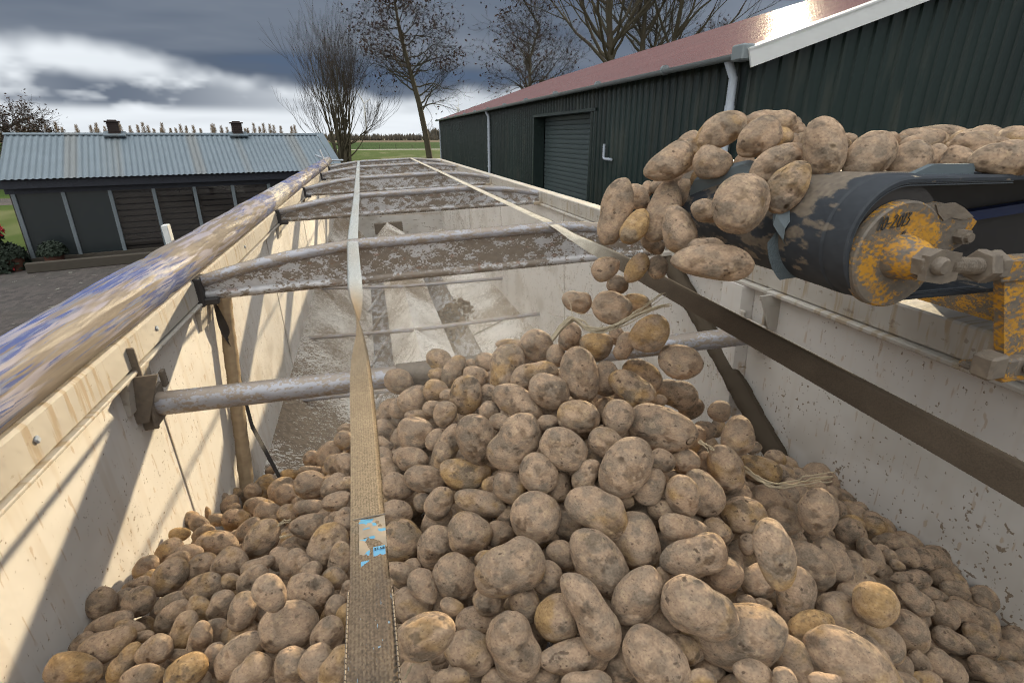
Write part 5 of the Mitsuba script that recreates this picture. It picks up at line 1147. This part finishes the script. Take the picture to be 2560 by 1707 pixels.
-729 1286 -1147 63 9 77 -73 41 55 43 26 23 n h middling long dusty tan potato tipped right, heap foot by the sunlit wall
1254 728 -1148 70 -35 -62 69 11 72 39 27 23 d h middling oval dull brown potato tipped left, heap foot by the shaded wall
-367 1205 -1037 92 -8 39 -33 42 85 46 23 20 n h middling slim dusty tan potato tipped right, lower slope between wall and strap
1471 965 -1176 97 -17 -17 22 32 92 32 18 18 y h small long clean yellowish potato lying level, lower slope by the shaded wall
-362 2197 -1346 41 5 91 -86 36 37 39 32 26 n h left small oval dusty tan potato standing upright, upper slope left of the strap
136 635 -877 97 -8 -22 23 34 91 25 19 16 n h small oval dusty tan potato lying level, picture bottom left of the falling stream
-728 1684 -1258 98 -4 -18 18 35 92 32 22 22 y h small oval clean yellowish potato lying level, halfway down near the sunlit wall
-12 1764 -929 62 8 78 -74 41 54 61 32 30 n h middling long dusty tan potato tipped right, below the crest right of the strap
1167 809 -11 95 -28 -16 24 30 92 23 9 8 n b small slim dusty tan potato lying level, riding the belt at the picture edge
-510 1669 -1272 81 -12 58 -48 43 76 55 32 26 n h middling long dusty tan potato tipped right, halfway down between wall and strap
969 1118 16 75 -30 -58 64 13 76 19 16 14 n b right small round dusty tan potato, riding over the belt drum
806 1110 -779 42 24 87 -88 35 32 38 29 27 y h small oval clean yellowish potato standing upright, upper slope under the belt drum
555 838 -758 88 -45 17 2 39 92 30 23 20 n h small oval dusty tan potato lying level, halfway down under the belt drum
1391 1137 -1169 -5 12 99 -96 26 -8 47 34 29 d h small oval dull brown potato standing upright, halfway down near the shaded wall
1257 686 -1191 30 -58 -76 91 -8 41 35 26 22 d h upper small oval dull brown potato tipped left, picture bottom by the shaded wall
1092 792 -59 6 25 97 -97 26 -1 17 11 9 d b small long dull brown potato standing upright, riding the belt at the picture edge
-569 1186 -1082 96 14 25 -29 43 86 42 20 19 n h middling slim dusty tan potato tipped right, heap foot near the sunlit wall
1234 848 -1068 14 -53 -83 95 -16 26 44 22 20 d h middling slim dull brown potato standing upright, lower slope by the shaded wall
964 869 -70 84 -55 2 17 30 94 16 13 12 d b small oval dull brown potato lying level, riding the belt above the drum
-317 1023 -1006 98 -11 -16 18 34 92 28 25 23 n h small round dusty tan potato, heap foot between wall and strap
-785 2055 -1442 86 -46 -20 35 28 89 36 25 23 y h small oval clean yellowish potato tipped left, halfway down between wall and strap
-24 1652 -940 87 -7 -48 48 24 84 44 35 32 n h small oval dusty tan potato tipped left, below the crest right of the strap
-160 1046 -975 72 -13 -68 69 16 71 30 24 21 n h small oval dusty tan potato tipped left, lower slope left of the strap
-191 1499 -1028 83 32 46 -56 43 71 42 31 27 n h small oval dusty tan potato tipped right, halfway down left of the strap
1109 805 -1010 66 -47 -58 70 10 71 35 23 22 d h small oval dull brown potato tipped left, lower slope by the shaded wall
685 1272 -125 33 45 83 -93 32 19 21 15 14 n f left small oval dusty tan potato standing upright, spilling off, midway
-319 1234 -1050 40 45 80 -90 33 27 29 29 27 n h small round dusty tan potato, lower slope left of the strap
-740 1118 -1097 75 8 66 -62 42 66 32 20 20 n h small long dusty tan potato tipped right, picture bottom by the sunlit wall
-630 1479 -1181 97 1 -23 21 35 91 39 28 24 n h small oval dusty tan potato lying level, lower slope near the sunlit wall
15 656 -858 98 -15 -13 18 34 92 24 14 12 n h small long dusty tan potato lying level, picture bottom right of the strap
929 1074 -11 48 4 88 -82 39 43 17 13 11 n b small oval dusty tan potato tipped right, riding over the belt drum
140 658 -897 80 3 60 -55 43 72 23 16 13 n h small long dusty tan potato tipped right, picture bottom left of the falling stream
450 1539 -689 91 -41 7 8 35 93 36 34 30 n h right small round dusty tan potato, on the crest left of the falling stream
-632 1114 -1070 94 -34 0 12 34 93 37 17 14 y h middling slim clean yellowish potato lying level, heap foot by the sunlit wall
-494 1304 -1110 23 41 88 -95 29 12 38 22 21 n h small long dusty tan potato standing upright, lower slope between wall and strap
222 625 -882 96 -5 -26 26 34 90 25 14 14 n h small long dusty tan potato lying level, picture bottom left of the falling stream
-708 1331 -1137 86 -28 42 -28 42 86 46 18 16 n h middling slim dusty tan potato tipped right, lower slope near the sunlit wall
961 1086 -8 54 42 72 -83 40 39 17 14 13 n b small oval dusty tan potato standing upright, riding over the belt drum
289 1416 -732 55 12 83 -79 39 47 35 28 25 n h small oval dusty tan potato tipped right, below the crest left of the falling stream
1010 947 -932 50 -22 -84 85 -3 52 33 23 23 n h lower small oval dusty tan potato tipped left, halfway down near the shaded wall
374 695 -833 30 56 78 -94 32 13 27 15 14 n h small long dusty tan potato standing upright, heap foot under the falling stream
515 1446 -635 33 51 79 -93 32 18 34 29 27 n h small oval dusty tan potato standing upright, on the crest left of the falling stream
924 1220 -835 99 -8 -10 12 35 93 34 28 26 d h small oval dull brown potato lying level, below the crest under the belt drum
"""
REST = """
-263 870 -971 96 -13 -26 29 31 90 31 13 12 n
1380 782 -1159 86 -44 -26 40 25 88 42 18 15 d
-645 1438 -1163 96 -21 18 -9 39 92 35 24 22 n
377 1092 -659 97 -26 0 9 35 93 30 20 18 n
281 1210 -707 96 -26 1 9 35 93 29 23 19 n
1081 1027 -959 97 -23 -2 10 35 93 31 25 24 n
-8 1183 -938 99 -15 -9 13 34 93 38 17 15 n
85 811 -882 88 -36 -31 41 24 88 24 15 15 n
172 889 -851 98 -15 -9 14 34 93 24 18 16 n
115 1315 -797 58 29 76 -80 39 46 31 23 21 n
820 557 -914 86 -43 -26 39 25 89 26 13 11 n
1028 1023 -5 80 -57 -18 36 23 90 16 11 10 n
-384 1692 -1245 95 -31 5 7 36 93 35 31 30 n
228 1084 -809 98 1 -19 17 35 92 25 22 20 n
485 703 -801 17 18 97 -95 30 11 21 15 13 n
764 995 -775 2 12 99 -96 27 -1 28 19 16 n
679 823 -812 95 -29 4 7 35 93 24 17 14 d
745 785 -851 15 30 94 -96 27 7 24 17 15 n
1273 910 -1094 8 -59 -80 96 -18 23 31 22 21 n
1153 811 -1037 98 -14 -11 15 34 93 28 20 17 d
1588 781 -1242 74 -22 -63 66 11 74 32 22 21 d
991 1152 28 100 -3 0 1 35 94 14 13 13 n
-432 1193 -1060 90 -41 17 0 39 92 26 21 20 y
128 1472 -784 99 -14 -6 11 35 93 30 25 22 n
131 1149 -878 92 -38 10 5 37 93 26 21 21 n
1080 938 -9 97 -24 0 9 35 93 14 10 9 n
480 871 -750 63 -19 75 -62 45 64 23 17 15 y
42 699 -871 99 1 16 -15 42 90 22 12 10 n
-699 2146 -1508 94 -20 27 -17 40 90 31 19 18 n
60 1179 -900 21 2 98 -93 31 19 25 22 20 d
1157 1137 -993 13 18 98 -95 29 8 31 24 21 n
1613 1287 -1281 99 -12 -10 14 34 93 23 18 17 d
-594 1072 -1062 94 -25 23 -11 40 91 30 12 11 n
85 1499 -815 99 3 -15 13 35 93 42 17 15 n
433 1718 -694 94 -35 4 9 35 93 47 19 18 n
1633 1183 -1280 99 -7 -15 16 34 92 40 23 21 d
642 650 -853 91 -39 16 0 39 92 18 15 12 n
-408 872 -997 26 27 93 -93 31 17 14 19 16 n
-187 1338 -1031 69 -11 72 -62 42 66 29 20 20 n
-34 1810 -973 98 -22 -2 10 35 93 32 28 26 n
19 991 -930 86 -46 22 -2 41 91 21 18 15 n
1147 886 -18 85 -52 0 18 30 94 12 9 9 n
-31 1558 -938 78 -49 -39 54 19 82 32 21 18 n
1027 1299 -884 25 29 92 -94 31 16 32 21 20 y
675 643 -860 95 -30 6 5 36 93 18 13 11 n
-484 971 -1032 97 -25 0 9 35 93 23 12 10 n
1602 1051 -1240 98 -18 -6 12 34 93 36 18 16 d
989 991 -14 99 -14 0 5 35 93 12 9 8 n
1200 1167 -997 75 -52 -41 57 17 81 31 19 18 n
1338 913 -1120 97 -24 -1 9 35 93 24 20 19 n
1333 879 -1112 35 -50 -79 90 -6 44 25 18 16 n
1084 746 -1007 69 -40 -60 69 11 72 20 16 14 n
1141 889 -1039 54 -60 -59 77 5 64 24 16 16 n
-489 2357 -1516 92 -38 10 5 36 93 50 24 22 y
-190 2080 -1159 98 -19 -4 10 35 93 32 28 26 n
178 1507 -763 94 -33 4 8 35 93 24 21 20 n
1266 1392 -1053 95 -32 4 7 35 93 28 24 20 n
169 1721 -781 91 -41 8 8 35 93 29 21 20 n
-340 2007 -1283 98 -17 -5 11 34 93 45 18 15 y
-710 1970 -1429 98 0 -21 19 35 92 31 24 24 n
311 869 -806 98 -19 -5 12 34 93 18 12 12 n
1316 845 -1104 82 -25 -52 56 18 81 24 14 12 n
741 1196 -696 95 -30 3 8 35 93 20 17 15 n
-688 1363 -1142 92 26 30 -39 43 81 22 15 14 y
290 1699 -747 90 -43 8 8 35 93 23 19 17 n
-758 2398 -1606 75 10 65 -63 42 66 32 24 21 n
-684 2795 -1758 81 -24 53 -40 43 81 31 25 24 y
"""
for i, line in enumerate(TABLE.strip().split('\n')):
    c, ax, bx, L, W, T, tone, tail = parse(line); g, lab = tail[0], tail[2:]
    key = thing('potato', lab, 'potato', GROUPS[g])
    v, f = potato(c, ax, bx, L, W, T, 1000 + i, 4 if i < 170 else 3)
    emit(key, (v, f), 'm_potato', True, False, uv=tone_uv(tone, i, len(v)))
# the rest of the heap: those half hidden between the ones above, and two layers below them
m = MB(); uvs = []; tops = []
for i, line in enumerate(REST.strip().split('\n')):
    c, ax, bx, L, W, T, tone, _ = parse(line); v, f = potato(c, ax, bx, L, W, T, 5000 + i, 3); m.raw(v, f); uvs.append(tone_uv(tone, 5000 + i, len(v)))
for line in TABLE.strip().split('\n') + REST.strip().split('\n'):
    q = parse(line)
    if not q[7] or q[7][0] == 'h': tops.append(q[0] - [0, 0, .02])
tops = np.array(tops); tops = tops[tops[:, 2] < -.60]
extra = [(-.75, .2, -.98), (-.4, .1, -.9), (0, .05, -.86), (.5, .05, -.9), (1.0, .1, -1.1), (1.5, .2, -1.3), (-.75, -.5, -1.0), (0, -.5, -.95), (.7, -.5, -1.0), (1.5, -.5, -1.3), (1.52, .7, -1.34), (1.52, 1.6, -1.36), (-.8, 3.2, -1.93), (.2, 2.55, -1.75), (.9, 2.7, -1.9), (1.5, 2.2, -1.75), (.4, 2.1, -1.1), (.9, 2.1, -1.25)]
from scipy.interpolate import LinearNDInterpolator
from scipy.spatial import cKDTree
pts = np.vstack([tops, np.array(extra)]); surf = LinearNDInterpolator(pts[:, :2], pts[:, 2])
r = np.random.default_rng(77); put = []
tree3 = cKDTree(tops)
for layer, drop in ((0, .078), (1, .135)):
    for x in np.arange(-.78, 1.54, .068):
        for y in np.arange(-.35, 3.05, .068):
            px, py = x + r.uniform(-.024, .024), y + r.uniform(-.024, .024); z = float(surf(px, py))
            if not np.isfinite(z): continue
            zz = z - drop + r.uniform(-.015, .012); fl = -2.25 if px > -.3 else -1.85 + (px + .83) * -.8
            if zz < fl: continue
            put.append((px, py, zz))
for i, q in enumerate(put):
    a = r.normal(0, 1, 3); a /= np.linalg.norm(a); b = r.normal(0, 1, 3); b -= a * (b @ a); b /= np.linalg.norm(b)
    W = r.uniform(.031, .042); v, f = potato(np.array(q), a, b, W * r.uniform(1.1, 1.6), W, W * .9, 9000 + i, 2)
    v = v @ RT.T if q[0] < -.7 or q[0] > 1.4 else v
    m.raw(v, f); uvs.append(tone_uv('nnndg'[i % 5], 9000 + i, len(v)))
key = 'potato_pile'; emit(key, m, 'm_potato', True, False, uv=np.vstack(uvs)); labels[key] = {'kind': 'stuff', 'label': 'potatoes half hidden between and beneath those on the surface of the heap'}

# the belt stays full beyond the picture's edge
m = MB(); uvs = []; r = np.random.default_rng(15)
for i in range(110):
    W = r.uniform(.034, .05); L = W * r.uniform(1.1, 1.6); x = r.uniform(1.42, 3.2); y = r.uniform(.74, 1.18); z = DZ + DR + W * .8
    a = np.array([r.normal(), r.normal(), r.normal(0, .25)]); a /= np.linalg.norm(a); b = np.cross(a, [0, 0, 1.]); b /= np.linalg.norm(b)
    v, f = potato(np.array([x, y, z]), a, b, L, W, W * .88, 20000 + i, 2); m.raw(v, f); uvs.append(tone_uv('nngd'[i % 4], 20000 + i, len(v)))
emit('potato_load', m, 'm_potato', True, False, uv=np.vstack(uvs)); labels['potato_load'] = {'kind': 'stuff', 'label': 'further potatoes on the belt past the picture edge'}

# dried stalks and roots
def stalk(name, lab, runs):
    t = thing(name, lab, 'stalk'); r = np.random.default_rng(len(lab))
    for i, (p, r0, n) in enumerate(runs):
        p = np.array(p); tt = np.linspace(0, 1, 22); q = np.stack([np.interp(tt, np.linspace(0, 1, len(p)), p[:, k]) for k in range(3)], 1)
        for _ in range(2): q[1:-1] = (q[:-2] + 2 * q[1:-1] + q[2:]) / 4
        m = MB()
        for j in range(n):
            w = np.cumsum(r.normal(0, r0 * .35, q.shape), 0); w -= np.linspace(0, 1, 22)[:, None] * w[-1] * .6
            m.tube(q + (r.normal(0, r0 * .8, 3) if n > 1 else 0) + (w if n > 1 else 0), np.linspace(r0, r0 * .35, 22) * (1 if n == 1 else .55), 6, False)
        part(t, 'stem' if i == 0 else 'root', m, 'm_stalk', 40)
stalk('dried_stalk', 'dried pale potato stalk with fine roots falling among the tumbling potatoes', [
    ([(0.417, 1.202, -0.481), (0.438, 1.198, -0.446), (0.464, 1.189, -0.417), (0.475, 1.17, -0.429), (0.486, 1.148, -0.446), (0.523, 1.124, -0.44), (0.545, 1.109, -0.425), (0.563, 1.096, -0.408), (0.603, 1.075, -0.376), (0.639, 1.049, -0.361)], .0050, 9), ([(0.538, 1.095, -0.419), (0.58, 1.096, -0.401), (0.621, 1.098, -0.376), (0.66, 1.1, -0.351)], .0030, 5), ([(0.449, 1.151, -0.404), (0.463, 1.206, -0.392), (0.449, 1.277, -0.357)], .0009, 2), ([(0.459, 1.149, -0.399), (0.473, 1.132, -0.398), (0.485, 1.116, -0.396)], .0007, 3), ([(0.449, 1.15, -0.407), (0.437, 1.204, -0.425), (0.42, 1.264, -0.43)], .0006, 2)])
stalk('dried_stalk', 'grey tapering stalk lying across potatoes toward the shaded wall', [([(0.858, 0.971, -0.795), (0.866, 0.939, -0.792), (0.876, 0.904, -0.791), (0.89, 0.869, -0.783), (0.91, 0.841, -0.76), (0.928, 0.816, -0.733), (0.944, 0.788, -0.711)], .0052, 5), ([(0.9, 0.843, -0.762), (0.92, 0.82, -0.754), (0.937, 0.804, -0.741)], .0012, 2)])
stalk('dried_stalk', 'short pale broken stalk stub wedged between potatoes under the belt drum', [([(0.691, 0.926, -0.659), (0.679, 0.886, -0.647), (0.669, 0.846, -0.632)], .003, 4)])
stalk('dried_stalk', 'small tuft of dry roots left of the wide strap', [([(-0.3, 1.209, -0.922), (-0.283, 1.195, -0.904), (-0.261, 1.178, -0.891)], .0022, 6), ([(-0.289, 1.153, -0.915), (-0.273, 1.14, -0.904), (-0.255, 1.128, -0.891)], .0016, 5)])
stalk('dried_stalk', 'small pale root sprig low in the heap just right of the wide strap', [([(-0.015, 0.641, -0.831), (-0.005, 0.638, -0.803), (0.004, 0.626, -0.779)], .0016, 5)])

# ------------------------------------------------------------------ dust raised by the falling potatoes
nx, ny, nz = 30, 36, 30
lo, hi = np.array([-.35, .95, -1.9]), np.array([1.45, 3.6, -.28])
gx, gy, gz = np.meshgrid(*[lo[k] + (np.arange(n) + .5) / n * (hi - lo)[k] for k, n in enumerate((nx, ny, nz))], indexing='ij')
P = np.stack([gx, gy, gz], -1)
den = 1.0 * np.exp(-(((gx - .30) / .40) ** 2 + ((gy - 1.95) / .55) ** 2 + ((gz + .95) / .32) ** 2))
den += .50 * np.exp(-(((gx - .55) / .22) ** 2 + ((gy - 1.45) / .30) ** 2 + ((gz + .62) / .22) ** 2))
den *= np.clip((meshkit.fbm(P * [3.2, 2.6, 3.2], 4, 12) - .30) * 3.4, .05, 2.2)
for k, g in ((0, gx), (1, gy), (2, gz)): den *= np.clip(np.minimum(g - lo[k], hi[k] - g) / .25, 0, 1)
scene['dust_medium'] = {'type': 'heterogeneous', 'albedo': {'type': 'rgb', 'value': [.95, .91, .84]}, 'scale': 0.42,
    'sigma_t': {'type': 'gridvolume', 'grid': mi.VolumeGrid(np.ascontiguousarray(den.transpose(2, 1, 0)[..., None].astype(np.float32))),
                'to_world': T4().translate([float(lo[0]), float(lo[1]), float(lo[2]) + H]).scale([float(q) for q in hi - lo])}}
mid, half = (lo + hi) / 2, (hi - lo) / 2
scene['dust_cloud'] = {'type': 'cube', 'to_world': T4().translate([float(mid[0]), float(mid[1]), float(mid[2]) + H]).scale([float(q) for q in half]),
                       'bsdf': {'type': 'null'}, 'interior': {'type': 'ref', 'id': 'dust_medium'}}
labels['dust_cloud'] = {'kind': 'stuff', 'label': 'pale dust hanging over the crest of the heap'}
